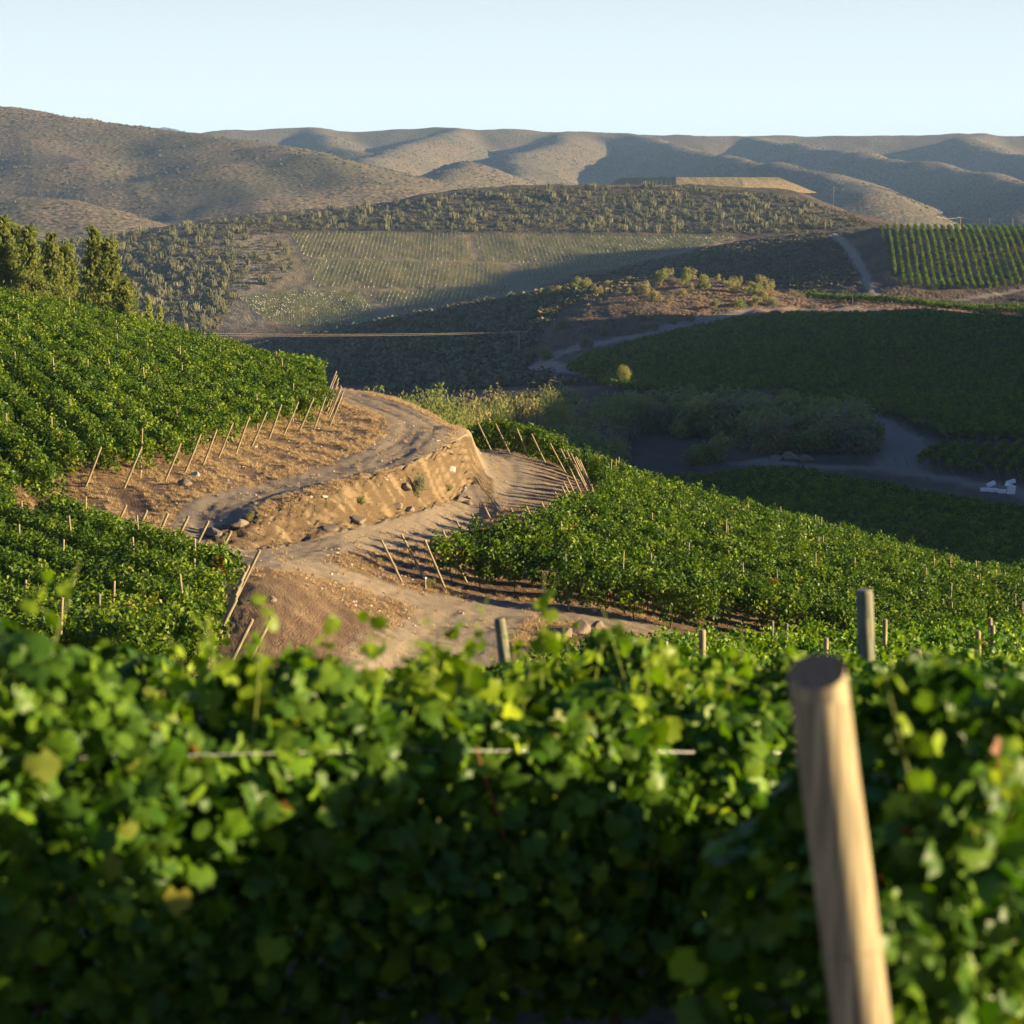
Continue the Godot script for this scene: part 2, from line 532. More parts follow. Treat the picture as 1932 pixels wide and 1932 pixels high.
func build_land() -> void:
	var nc := col_s.size()
	var total := nc * NR
	var pos := PackedVector3Array()
	pos.resize(total)
	var colr := PackedColorArray()
	colr.resize(total)
	var rd := PackedFloat32Array()
	rd.resize(total)
	for c in nc:
		var s := col_s[c]
		for r in NR:
			var i := c * NR + r
			var d := gd[i]
			var x := s * d
			var road := road_at(x, d)
			rd[i] = road
			if road < 1.3 and d < 170.0:
				gyv[i] -= 0.05 * exp(-pow((road - 0.5) / 0.17, 2.0)) + 0.04 * (1.3 - road)
			pos[i] = Vector3(x, gyv[i], -d)
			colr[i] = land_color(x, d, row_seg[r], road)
	var nor := PackedVector3Array()
	nor.resize(total)
	for c in nc:
		var ca := maxi(c - 1, 0) * NR
		var cb := mini(c + 1, nc - 1) * NR
		for r in NR:
			var across := pos[cb + r] - pos[ca + r]
			var along := pos[c * NR + mini(r + 1, NR - 1)] - pos[c * NR + maxi(r - 1, 0)]
			nor[c * NR + r] = across.cross(along).normalized()
	var sheets := []
	for z in 5:
		sheets.append(PackedInt32Array())
	for c in nc - 1:
		for r in NR - 1:
			var i := c * NR + r
			var j := i + NR
			var k := row_seg[r]
			var z := 0
			if k >= 19: z = 4
			elif k >= 13: z = 3
			elif k >= 9: z = 2
			if rd[i] < 1.15 and rd[j + 1] < 1.15:
				z = 1
			var a: PackedInt32Array = sheets[z]
			a.append_array([i, i + 1, j, j, i + 1, j + 1])
			sheets[z] = a
	var names := ["ground", "dirt_road", "valley_ground", "hillside", "scrub_hill"]
	var labels := ["brown dry-grass slope between the sunlit vine blocks", "pale dirt road winding between the vineyards", "shaded valley floor of bare soil behind the near slopes", "scrubby hillside beyond the shaded valley", "low brown hill dotted with cacti below the far range"]
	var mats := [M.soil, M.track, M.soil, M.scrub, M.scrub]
	for z in 5:
		var remap := PackedInt32Array()
		remap.resize(total)
		remap.fill(-1)
		var vp := PackedVector3Array()
		var vn := PackedVector3Array()
		var vc := PackedColorArray()
		var idx: PackedInt32Array = sheets[z]
		var out := PackedInt32Array()
		out.resize(idx.size())
		for n in idx.size():
			var i := idx[n]
			if remap[i] < 0:
				remap[i] = vp.size()
				vp.append(pos[i]); vn.append(nor[i]); vc.append(colr[i])
			out[n] = remap[i]
		var arr := []
		arr.resize(Mesh.ARRAY_MAX)
		arr[Mesh.ARRAY_VERTEX] = vp
		arr[Mesh.ARRAY_NORMAL] = vn
		arr[Mesh.ARRAY_COLOR] = vc
		arr[Mesh.ARRAY_INDEX] = out
		var me := ArrayMesh.new()
		me.add_surface_from_arrays(Mesh.PRIMITIVE_TRIANGLES, arr)
		var o := mi(names[z], me, mats[z], self)
		tag(o, labels[z], "road" if z == 1 else "ground", "", "structure")

# ---------------------------------------------------------------- far hills
# Each hill is the envelope of its ridge lines: [side slope, [u, v, d] ...]
const RIDGES := [
	[0.26, [-900, 190, 3000], [-300, 195, 2950], [0, 208, 2900], [160, 231, 2850], [250, 243, 2820], [337, 256, 2780], [422, 264, 2700], [527, 284, 2600], [590, 296, 2500], [640, 330, 2380]],
	[0.26, [60, 250, 2750], [140, 300, 2550], [200, 350, 2400]],
	[0.26, [330, 285, 2700], [400, 320, 2450], [470, 372, 2250]],
	[0.40, [-200, 372, 2150], [0, 380, 2120], [100, 381, 2100], [180, 400, 2080], [255, 438, 2060]],
	[0.40, [-200, 420, 1950], [0, 428, 1930], [80, 452, 1920]],
	[0.24, [250, 262, 4700], [340, 257, 4700], [430, 247, 4850], [520, 245, 4900], [580, 244, 4950], [660, 254, 4950], [740, 247, 4950], [830, 242, 4950], [966, 244, 4950], [1100, 251, 4950], [1300, 254, 4950], [1500, 258, 5000], [1600, 258, 5000], [1780, 254, 5000], [1932, 259, 5000], [2300, 262, 5000], [2900, 262, 5000]],
	[0.46, [580, 244, 4900], [610, 262, 4550], [680, 284, 4250]],
	[0.50, [850, 243, 4900], [800, 262, 4500], [740, 286, 4150], [690, 300, 3900], [640, 318, 3650]],
	[0.50, [1075, 251, 4900], [1057, 257, 4650], [992, 290, 4150], [968, 317, 3800], [960, 345, 3500]],
	[0.50, [930, 322, 3400], [890, 308, 3250], [845, 328, 3000], [800, 365, 2800]],
	[0.46, [1190, 253, 4900], [1210, 264, 4650], [1283, 279, 4250], [1367, 294, 3950], [1417, 305, 3700], [1498, 312, 3450], [1552, 331, 3200], [1602, 349, 3000], [1653, 362, 2850]],
	[0.46, [1440, 260, 4900], [1485, 273, 4550], [1569, 282, 4300], [1619, 291, 4100], [1686, 303, 3950], [1770, 308, 3800], [1854, 328, 3550], [1940, 350, 3300]],
	[0.46, [1830, 256, 5000], [1815, 262, 4700], [1850, 280, 4450], [1960, 300, 4100]],
	[0.40, [2080, 262, 4800], [2040, 290, 4200], [2010, 335, 3500], [1990, 380, 2900]],
	[0.40, [2200, 290, 4300], [2050, 330, 3600], [2000, 370, 3000]],
]
func build_far_hills() -> void:
	var seg := []
	for r in RIDGES:
		for k in range(1, r.size() - 1):
			var a := pt(r[k][0], r[k][1], r[k][2])
			var b := pt(r[k + 1][0], r[k + 1][1], r[k + 1][2])
			seg.append([a.x, -a.z, a.y, b.x - a.x, a.z - b.z, b.y - a.y, float(r[0]), 1.0 / ((b.x - a.x) * (b.x - a.x) + (a.z - b.z) * (a.z - b.z))])
	var nc := 420
	var nr := 180
	var pos := PackedVector3Array()
	var colr := PackedColorArray()
	pos.resize(nc * nr)
	colr.resize(nc * nr)
	for c in nc:
		var s := lerpf(-0.40, 0.48, float(c) / (nc - 1))
		for r in nr:
			var d := lerpf(1900.0, 5500.0, float(r) / (nr - 1))
			var x := s * d
			var wob := nz.get_noise_2d(x * 0.012, d * 0.012) * 90.0
			var wx := x + wob * 0.5
			var y := -105.0
			for g in seg:
				var px: float = wx - g[0]
				var pd: float = d - g[1]
				var t: float = clampf((px * g[3] + pd * g[4]) * g[7], 0.0, 1.0)
				px -= t * g[3]
				pd -= t * g[4]
				var e := sqrt(px * px + pd * pd)
				var h: float = g[2] + t * g[5] - (sqrt(e * e + 900.0) - 30.0) * g[6]
				if h > y - 14.0:
					var q := maxf(14.0 - absf(h - y), 0.0) / 14.0
					y = maxf(h, y) + q * q * 3.5
			y += nz2.get_noise_2d(x * 0.05, d * 0.05) * 2.5 + nz.get_noise_2d(x * 0.02, d * 0.02) * 4.0 - absf(nz.get_noise_2d(x * 0.09 + 40.0, d * 0.045)) * 3.0
			pos[c * nr + r] = Vector3(x, y, -d)
			var n := nz.get_noise_2d(x * 0.03, d * 0.03)
			var n2 := nz2.get_noise_2d(x * 0.12, d * 0.12)
			colr[c * nr + r] = Color(0.45, 0.335, 0.205).lerp(Color(0.28, 0.25, 0.14), clampf(0.45 + n * 0.9 + n2 * 0.5, 0.0, 1.0))
	var idx := PackedInt32Array()
	for c in nc - 1:
		for r in nr - 1:
			var i := c * nr + r
			var j := i + nr
			idx.append_array([i, i + 1, j, j, i + 1, j + 1])
	var arr := []
	arr.resize(Mesh.ARRAY_MAX)
	arr[Mesh.ARRAY_VERTEX] = pos
	arr[Mesh.ARRAY_COLOR] = colr
	arr[Mesh.ARRAY_INDEX] = idx
	var me := ArrayMesh.new()
	me.add_surface_from_arrays(Mesh.PRIMITIVE_TRIANGLES, arr)
	var st := SurfaceTool.new()
	st.create_from(me, 0)
	st.generate_normals()
	tag(mi("mountains", st.commit(), M.far, self), "long range of bare brown hills along the horizon", "hills", "", "structure")
	far_pos = pos
	far_nr = nr
	# the one blue top that shows over the left shoulder
	var peak := SurfaceTool.new()
	peak.begin(Mesh.PRIMITIVE_TRIANGLES)
	peak.set_smooth_group(0)
	var c0 := pt(310, 240, 12000)
	for i in 24:
		for j in 8:
			var q := []
			for o in [[i, j], [i + 1, j], [i, j + 1], [i + 1, j + 1]]:
				var a: float = o[0] * TAU / 24
				var f: float = o[1] / 8.0
				q.append(c0 + Vector3(cos(a) * f * 420.0, -190.0 * pow(f, 1.5), sin(a) * f * 420.0))
			for n in [0, 2, 1, 1, 2, 3]:
				peak.set_color(Color(0.25, 0.2, 0.14))
				peak.add_vertex(q[n])
	peak.generate_normals()
	tag(mi("mountain", peak.commit(), M.far, self), "small bluish mountain top showing over the big left hill", "mountain", "", "structure")

var far_pos: PackedVector3Array
var far_nr := 0

# ---------------------------------------------------------------- leaves and clumps
func rf(a: float, b: float) -> float:
	return rng.randf_range(a, b)

func rdir() -> Vector3:
	var z := rf(-1.0, 1.0)
	var a := rf(0.0, TAU)
	var q := sqrt(1.0 - z * z)
	return Vector3(q * cos(a), z, q * sin(a))

# one grape leaf, about 1 wide, stalk at the origin, hanging along -y, its face along +z
func grape_leaf(sd: int) -> ArrayMesh:
	var r := RandomNumberGenerator.new()
	r.seed = sd
	var outline := [[0.0, -0.07], [0.30, 0.13], [0.46, -0.06], [0.56, -0.29], [0.46, -0.42], [0.46, -0.66], [0.25, -0.72], [0.0, -0.96], [-0.25, -0.72], [-0.46, -0.66], [-0.46, -0.42], [-0.56, -0.29], [-0.46, -0.06], [-0.30, 0.13]]
	var v := PackedVector3Array()
	v.append(Vector3(0, -0.34, 0.03))
	for p in outline:
		var x: float = p[0] * r.randf_range(0.82, 1.15)
		var y: float = p[1] * r.randf_range(0.92, 1.08)
		v.append(Vector3(x, y, -r.randf_range(0.5, 1.0) * x * x - 0.34 * (y + 0.3) * (y + 0.3) + 0.22 * absf(x) + r.randf_range(-0.05, 0.05)))
	var idx := PackedInt32Array()
	for i in 14:
		idx.append_array([0, 1 + i, 1 + (i + 1) % 14])
	var a := []
	a.resize(Mesh.ARRAY_MAX)
	a[Mesh.ARRAY_VERTEX] = v
	a[Mesh.ARRAY_INDEX] = idx
	var me := ArrayMesh.new()
	me.add_surface_from_arrays(Mesh.PRIMITIVE_TRIANGLES, a)
	var st := SurfaceTool.new()
	st.create_from(me, 0)
	st.generate_normals()
	return st.commit()

# n folded leaves spread through an ellipsoid
func clump(n: int, radii: Vector3, size: float, sd: int, narrow := 0.8, up := 0.3, shell := 0.5) -> ArrayMesh:
	var r := RandomNumberGenerator.new()
	r.seed = sd
	var v := PackedVector3Array()
	var nn := PackedVector3Array()
	for i in n:
		var z := r.randf_range(-1.0, 1.0)
		var a := r.randf_range(0.0, TAU)
		var q := sqrt(1.0 - z * z)
		var o := Vector3(q * cos(a), z, q * sin(a))
		var p := o * pow(r.randf(), shell) * radii
		var face := (o * 0.7 + Vector3(0, up, 0) + Vector3(r.randf_range(-1, 1), r.randf_range(-1, 1), r.randf_range(-1, 1)) * 0.8).normalized()
		var side := face.cross(Vector3(r.randf_range(-1, 1), r.randf_range(-1, 1), r.randf_range(-1, 1))).normalized()
		var along := side.cross(face)
		var s := size * r.randf_range(0.7, 1.25)
		var tip := p + along * s * 0.55
		var root := p - along * s * 0.45
		var lift := face * s * r.randf_range(0.05, 0.18)
		var l := p - side * s * 0.5 * narrow + lift
		var g := p + side * s * 0.5 * narrow + lift
		# front faces run clockwise, seen from the side that the leaf faces
		v.append_array([root, l, tip, root, tip, g])
		var n1 := (tip - root).cross(l - root).normalized()
		var n2 := (g - root).cross(tip - root).normalized()
		nn.append_array([n1, n1, n1, n2, n2, n2])
	var arr := []
	arr.resize(Mesh.ARRAY_MAX)
	arr[Mesh.ARRAY_VERTEX] = v
	arr[Mesh.ARRAY_NORMAL] = nn
	var me := ArrayMesh.new()
	me.add_surface_from_arrays(Mesh.PRIMITIVE_TRIANGLES, arr)
	return me

# a tapered tube through points [position, radius]
func tube(st: SurfaceTool, pts: Array, sides := 8, cap := true) -> void:
	var rings := []
	for i in pts.size():
		var p: Vector3 = pts[i][0]
		var ahead: Vector3 = ((pts[mini(i + 1, pts.size() - 1)][0] as Vector3) - (pts[maxi(i - 1, 0)][0] as Vector3)).normalized()
		var ref := Vector3.RIGHT if absf(ahead.x) < 0.8 else Vector3.UP
		var sx := ahead.cross(ref).normalized()
		var sy := ahead.cross(sx).normalized()
		var ring := []
		for k in sides:
			var a := TAU * k / sides
			ring.append(p + (sx * cos(a) + sy * sin(a)) * float(pts[i][1]))
		rings.append(ring)
	st.set_smooth_group(0)
	for i in pts.size() - 1:
		for k in sides:
			var k2 := (k + 1) % sides
			for q in [rings[i][k], rings[i][k2], rings[i + 1][k], rings[i + 1][k], rings[i][k2], rings[i + 1][k2]]:
				st.add_vertex(q)
	if cap:
		st.set_smooth_group(-1)
		for i in [0, pts.size() - 1]:
			for k in sides:
				var k2 := (k + 1) % sides
				var tri: Array = [pts[i][0], rings[i][k], rings[i][k2]] if i == 0 else [pts[i][0], rings[i][k2], rings[i][k]]
				for q in tri:
					st.add_vertex(q)

func tube_mesh(pts: Array, sides := 8, cap := true) -> ArrayMesh:
	var st := SurfaceTool.new()
	st.begin(Mesh.PRIMITIVE_TRIANGLES)
	tube(st, pts, sides, cap)
	st.generate_normals()
	return st.commit()

var LEAF := []
var CL := []        # vine clumps for the near slopes
var CF := []        # coarser clumps for the valley vines

func make_plant_materials() -> void:
	M.leaf = mat("vine_leaf", Color.WHITE, 0.42, true)
	M.leaf.metallic_specular = 0.28
	M.leaf.backlight_enabled = true
	M.leaf.backlight = Color(0.80, 0.88, 0.22)
	M.bush = mat("bush_leaf", Color.WHITE, 0.7, true)
	M.bush.backlight_enabled = true
	M.bush.backlight = Color(0.55, 0.55, 0.30)
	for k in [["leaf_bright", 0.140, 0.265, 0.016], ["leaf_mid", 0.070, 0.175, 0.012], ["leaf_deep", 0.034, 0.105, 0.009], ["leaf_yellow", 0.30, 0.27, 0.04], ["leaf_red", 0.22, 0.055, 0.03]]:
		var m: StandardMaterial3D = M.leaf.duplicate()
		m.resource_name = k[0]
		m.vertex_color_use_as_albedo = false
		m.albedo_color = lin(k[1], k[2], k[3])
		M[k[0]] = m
	M.wood = mat("weathered_post_wood", Color.WHITE, 0.85)
	M.wood.albedo_texture = grain_tex(Color(0.70, 0.645, 0.50), Color(0.42, 0.38, 0.30), 31)
	M.wood.uv1_triplanar = true
	M.wood.uv1_scale = Vector3(3.0, 0.6, 3.0)
	M.greywood = mat("grey_post_wood", Color.WHITE, 0.9)
	M.greywood.albedo_texture = grain_tex(Color(0.56, 0.55, 0.45), Color(0.33, 0.34, 0.29), 33)
	M.greywood.uv1_triplanar = true
	M.greywood.uv1_scale = Vector3(4.0, 1.0, 4.0)
	M.endgrain = mat("sawn_end_grain", lin(0.17, 0.15, 0.12), 0.9)
	M.endgrain.albedo_texture = noise_tex(0.03, 0.45, 1.0, 4, 256, 37)
	M.endgrain.uv1_triplanar = true
	M.endgrain.uv1_scale = Vector3(9, 9, 9)
	M.wire = mat("galvanised_wire", lin(0.55, 0.56, 0.55), 0.35)
	M.wire.metallic = 0.7
	M.bark = mat("vine_bark", lin(0.10, 0.065, 0.04), 0.95)
	M.shoot = mat("green_shoot", lin(0.20, 0.24, 0.05), 0.6)
	M.cane = mat("red_brown_cane", lin(0.26, 0.10, 0.045), 0.6)
	for i in 6:
		LEAF.append(grape_leaf(100 + i))
	for i in 5:
		CL.append(clump(30, Vector3(0.30, 0.30, 0.26), 0.135, 200 + i))
	for i in 4:
		CF.append(clump(34, Vector3(0.55, 0.45, 0.45), 0.30, 300 + i))

func grain_tex(a: Color, b: Color, sd: int) -> ImageTexture:
	var n := FastNoiseLite.new()
	n.seed = sd
	n.frequency = 0.02
	n.fractal_octaves = 4
	var im := Image.create(256, 512, false, Image.FORMAT_RGB8)
	for y in 512:
		for x in 256:
			var ang := x * TAU / 256.0
			var q := n.get_noise_3d(cos(ang) * 120.0, sin(ang) * 120.0, y * 0.35) + 0.35 * n.get_noise_3d(cos(ang) * 420.0, sin(ang) * 420.0, y * 0.8)
			var t := clampf(0.5 + q * 1.1, 0.0, 1.0)
			var crack := n.get_noise_3d(cos(ang) * 260.0 + 500.0, sin(ang) * 260.0, y * 0.10)
			var c := a.lerp(b, t)
			if crack > 0.34: c = c.lerp(Color(0.16, 0.13, 0.10), clampf((crack - 0.34) * 9.0, 0.0, 0.8))
			im.set_pixel(x, y, c)
	return ImageTexture.create_from_image(im)

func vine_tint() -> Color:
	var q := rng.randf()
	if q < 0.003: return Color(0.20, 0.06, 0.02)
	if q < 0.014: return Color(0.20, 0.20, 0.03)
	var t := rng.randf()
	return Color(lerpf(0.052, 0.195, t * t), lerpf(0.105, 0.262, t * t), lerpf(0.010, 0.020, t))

# ---------------------------------------------------------------- vine rows
# Fill one straight piece of row from a to b (x, d) with clumps; returns transforms and tints.
func row_fill(a: Vector2, b: Vector2, per_m: float, low: float, high: float, half: float, size: float, at: Array, tint: Array) -> void:
	var len := a.distance_to(b)
	var n := int(len * per_m)
	var dir := (b - a) / maxf(len, 0.01)
	var side := Vector2(-dir.y, dir.x)
	var ph := rf(0.0, 900.0)
	# ground heights along the row, sampled once
	var steps := maxi(int(len / 1.0), 1)
	var hs := PackedFloat32Array()
	for i in steps + 1:
		var p := a.lerp(b, float(i) / steps)
		hs.append(gy(p.x, p.y))
	for i in n:
		var t := (i + rng.randf()) / n
		var vigor := nz.get_noise_2d(ph + t * len * 9.0, 3.0)
		var top := high + 0.28 * vigor
		var w := half * (1.0 + 0.4 * nz2.get_noise_2d(ph + t * len * 14.0, 9.0))
		var f := rng.randf()
		f = 1.0 - f * f * 0.95          # more leaf towards the top
		var h := lerpf(low + 0.25 * vigor, top, f)
		var prof := sqrt(maxf(0.12, 1.0 - pow((f - 0.62) / 0.5, 2.0)))
		var off := rf(-1.0, 1.0) * w * prof
		if rng.randf() < 0.05:
			h = top + rf(0.05, 0.38)
			off *= 0.4
		var p := a.lerp(b, t) + side * off
		var k := t * steps
		var ki := mini(int(k), steps - 1)
		var y := lerpf(hs[ki], hs[ki + 1], k - ki) + h
		var s := size * rf(0.75, 1.25)
		var bs := Basis.from_euler(Vector3(rf(-0.5, 0.5), rf(0.0, TAU), rf(-0.5, 0.5))).scaled(Vector3(s, s * rf(0.9, 1.15), s))
		at.append(Transform3D(bs, Vector3(p.x, y, -p.y)))
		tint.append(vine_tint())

# All rows of a block. opt: dir, spacing, per_m, low, high, half, size, meshes, label, group, trunk_rows, min_len
func vine_block(poly_ud: Array, opt: Dictionary) -> Array:
	var poly := PackedVector2Array()
	for p in poly_ud:
		poly.append(p if p is Vector2 else Vector2(xu(p[0], p[1]), p[1]))
	var dir: Vector2 = (opt.dir as Vector2).normalized()
	var side := Vector2(-dir.y, dir.x)
	var lo := 1e9
	var hi := -1e9
	for p in poly:
		lo = minf(lo, p.dot(side))
		hi = maxf(hi, p.dot(side))
	var rows := []
	var o: float = lo + 0.4
	while o < hi:
		var c := side * o
		for seg in Geometry2D.intersect_polyline_with_polygon(PackedVector2Array([c - dir * 3000.0, c + dir * 3000.0]), poly):
			if seg.size() >= 2 and seg[0].distance_to(seg[seg.size() - 1]) > opt.get("min_len", 1.5):
				rows.append([seg[0], seg[seg.size() - 1]])
		o += opt.spacing * rf(0.96, 1.04)
	rows.sort_custom(func(p, q): return p[0].y + p[1].y < q[0].y + q[1].y)
	for i in rows.size():
		var a: Vector2 = rows[i][0]
		var b: Vector2 = rows[i][1]
		var at := []
		var tint := []
		row_fill(a, b, opt.per_m, opt.low, opt.high, opt.half, opt.size, at, tint)
		var mid := (a + b) * 0.5
		var base := on(mid.x, mid.y)
		for q in at.size():
			at[q].origin -= base
		var label: String = opt.label
		label = label % nth(i)
		if i == 0 and opt.has("first"): label = opt.first
		if i == rows.size() - 1 and opt.has("last"): label = opt.last
		var row := thing(opt.get("called", "vine_row"), label, "vine row", base, opt.group)
		mm("foliage", opt.meshes[i % opt.meshes.size()], M.leaf, at, tint, row)
		if i < opt.get("trunk_rows", 0):
			var n := int(a.distance_to(b) / 1.3)
			for q in n:
				var p := a.lerp(b, (q + 0.5 + rf(-0.15, 0.15)) / n)
				var g := on(p.x, p.y) - base
				mi("trunk", vine_trunk(q % 5), M.bark, row).position = g
	return rows

var trunk_cache := {}
func vine_trunk(k: int) -> Mesh:
	if not trunk_cache.has(k):
		var pts := []
		for i in 6:
			pts.append([Vector3(sin(i * 1.3 + k) * 0.03 + i * 0.008 * (k - 2), i * 0.16 - 0.05, cos(i * 1.7 + k * 2.0) * 0.03), 0.032 - i * 0.002])
		var st := SurfaceTool.new()
		st.begin(Mesh.PRIMITIVE_TRIANGLES)
		tube(st, pts, 6, false)
		var head: Vector3 = pts[5][0]
		for e in [-1.0, 1.0]:
			tube(st, [[head, 0.022], [head + Vector3(0.16 * e, 0.10, 0.02), 0.018], [head + Vector3(0.36 * e, 0.16, 0), 0.012]], 5, false)
		st.generate_normals()
		trunk_cache[k] = st.commit()
	return trunk_cache[k]

# ---------------------------------------------------------------- posts
var post_cache := {}
func post_mesh(radius: float, height: float, sides: int, k: int) -> ArrayMesh:
	var key := "%s %s %s %s" % [radius, height, sides, k]
	if not post_cache.has(key):
		var pts := []
		var n := 5
		for i in n + 1:
			var t := float(i) / n
			pts.append([Vector3(sin(t * 3.0 + k) * radius * 0.25, -0.25 + t * (height + 0.22), cos(t * 2.3 + k) * radius * 0.2), radius * (1.06 - 0.12 * t)])
		pts.append([Vector3(pts[n][0].x, height, pts[n][0].z), radius * 0.80])
		post_cache[key] = tube_mesh(pts, sides)
	return post_cache[key]

func post(called: String, label: String, group: String, at: Vector3, lean_x: float, lean_z: float, height := 1.9, radius := 0.05, m: Material = null, sides := 8) -> MeshInstance3D:
	var o := mi(called, post_mesh(radius, height, sides, rng.randi() % 3), m if m else M.wood, self)
	o.position = at
	o.rotation = Vector3(lean_z, 0, 0)
	o.basis = Basis.from_euler(Vector3(lean_z, rf(0, TAU) * 0.0, -lean_x))
	tag(o, label, "post", group)
	return o

# ---------------------------------------------------------------- the near vineyards
func near_slopes() -> void:
	# upper block on the left slope
	var ends := []
	for p in [[162, 917], [234, 921], [311, 909], [348, 894], [382, 879], [412, 864], [445, 855], [475, 842], [507, 828], [535, 821], [564, 814], [592, 810], [622, 803], [621, 797], [620, 790], [619, 783], [617, 776], [615, 769], [613, 762], [611, 756]]:
		ends.append(hit(p[0], p[1], 85.0))
	var poly := [[-260, 92], [60, 95], [125, 97.5]]
	for e in ends:
		poly.append(Vector2(e.x - 0.55, -e.z + 0.9))
	poly.append_array([[600, 156], [400, 160], [0, 164], [-260, 166]])
	var rows := vine_block(poly, {"dir": Vector2(0.40, -0.92), "spacing": 1.8, "per_m": 22.0, "low": 0.5, "high": 1.62, "half": 0.82, "size": 1.12, "meshes": CL,
		"label": "%s vine row up the sunlit slope left of the dirt road, counted from below", "group": "vine rows on the upper left slope", "trunk_rows": 0, "min_len": 2.0,
		"first": "lowest vine row of the sunlit slope left of the dirt road", "last": "topmost vine row of the sunlit slope, against the conifers"})
	inner_posts(rows, 58, "thin wooden post standing among the vines of the upper left slope", "posts among the upper left vines", 2.15)
	# end posts along its lower edge, from left to right
	for i in ends.size():
		var l := "wooden end post leaning right at the foot of the upper left vines"
		l = "%s wooden end post from the left, leaning right below the upper left vines" % nth(i)
		if i == 0: l = "leftmost leaning end post at the foot of the upper left vines"
		if i > 11: l = "%s leaning post of the tight line where the upper road bends away" % nth(i - 12)
		post("end_post", l, "end posts of the upper left vines", ends[i], 0.40 + rf(-0.04, 0.04), rf(-0.05, 0.05), 2.0 + rf(-0.08, 0.08), 0.052)
	# lower block on the left
	poly = [[-260, 50], [-260, 96], [40, 92], [140, 88], [190, 85], [255, 82.5], [300, 80.5], [337, 78.5], [378, 75], [424, 70], [398, 66], [388, 64], [380, 62], [372, 60], [364, 58], [356, 56], [370, 53], [385, 50]]
	rows = vine_block(poly, {"dir": Vector2(0.42, -0.90), "spacing": 1.8, "per_m": 26.0, "low": 0.45, "high": 1.62, "half": 0.80, "size": 1.0, "meshes": CL,
		"label": "%s dense vine row on the lower left slope, counted from the front leaves", "group": "vine rows on the lower left slope", "min_len": 1.5})
	inner_posts(rows, 30, "thin wooden post rising out of the lower left vines", "posts among the lower left vines", 2.15)
	ends = [[192, 86.5], [230, 84.5], [270, 82.7], [305, 80.8], [342, 79.0], [383, 75.5], [430, 69.5], [406, 66.2], [399, 64.8], [393, 63.4], [388, 62.0], [383, 60.6], [377, 59.2], [371, 57.8], [398, 54.0], [430, 52.5]]
	for i in ends.size():
		var l := "leaning wooden end post beside the lower left vines, its foot behind leaves"
		l = "%s leaning end post from the left along the lower left vines" % nth(i)
		if i == 6: l = "tall leaning end post where the road fork meets the lower left vines"
		if i > 6 and i < 14: l = "%s leaning post of the overlapping line at the lower left vines" % nth(i - 7)
		if i >= 14: l = "%s end post on the brown slope just above the front leaves" % ["left", "right"][i - 14]
		post("end_post", l, "end posts of the lower left vines", onu(ends[i][0], ends[i][1]), 0.46 + rf(-0.03, 0.03), rf(-0.05, 0.05), 2.05 + rf(-0.06, 0.06), 0.055)
	# block on the right
	ends = []
	for p in [[760, 1103], [801, 1094], [838, 1108], [880, 1098], [906, 1080], [936, 1064], [962, 1052], [1006, 1050], [1035, 1044], [1062, 1032], [1088, 1012], [1099, 1002], [1104, 992], [1108, 984], [1115, 972], [1119, 962], [1121, 953], [1121, 940], [1120, 930]]:
		ends.append(hit(p[0], p[1], 70.0))
	for p in [[1120, 127.6], [1117, 129.2], [1112, 130.6], [1105, 131.9], [1096, 133.1], [1084, 134.3], [1066, 135.7], [1028, 137.6], [997, 138.9], [961, 140.2], [926, 141.6], [893, 143.0], [863, 144.6]]:
		ends.append(onu(p[0], p[1]))
	poly = []
	for i in range(2, ends.size()):
		poly.append(Vector2(ends[i].x + (-0.7 if i < 12 else 0.4), -ends[i].z + 0.2))
	poly.append_array([[866, 158], [1000, 156], [1120, 148], [1300, 141], [1932, 135], [2300, 133], [2300, 84]])
	for p in [[1932, 1300], [1500, 1228], [1200, 1180], [1100, 1164], [1040, 1152], [900, 1122], [800, 1100]]:
		var g := hit(p[0], p[1], 70.0)
		poly.append(Vector2(g.x, -g.z))
	rows = vine_block(poly, {"dir": Vector2(1.0, -0.02), "spacing": 2.0, "per_m": 19.0, "low": 0.45, "high": 1.68, "half": 0.50, "size": 1.12, "meshes": CL,
		"label": "%s vine row across the right slope, counted up from the lower track", "group": "vine rows on the right slope", "trunk_rows": 3, "min_len": 1.0,
		"first": "front vine row of the right slope with trunks showing above the lower track"})
	inner_posts(rows, 80, "thin wooden post standing among the vines of the right slope", "posts among the right slope vines", 2.2)
	for i in ends.size():
		var l := "wooden end post leaning left where a right slope vine row meets the lower road"
		l = "%s end post from the fork, leaning left at the right slope vines" % nth(i)
		if i == 0: l = "bare leaning end post standing alone beside the road fork, with a stay wire"
		if i == 1: l = "leaning end post beside the first vines of the right slope"
		if i > 15 and i < 26: l = "%s leaning post of the tight line at the bend of the lower road" % nth(i - 16)
		if i >= 26: l = "%s leaning post spaced along the far stretch of the lower road" % nth(i - 26)
		post("end_post", l, "end posts of the right slope vines", ends[i], -0.42 + rf(-0.05, 0.05), rf(-0.05, 0.05), (2.45 if i > 2 and i < 18 else 2.05) + rf(-0.1, 0.1), 0.047)

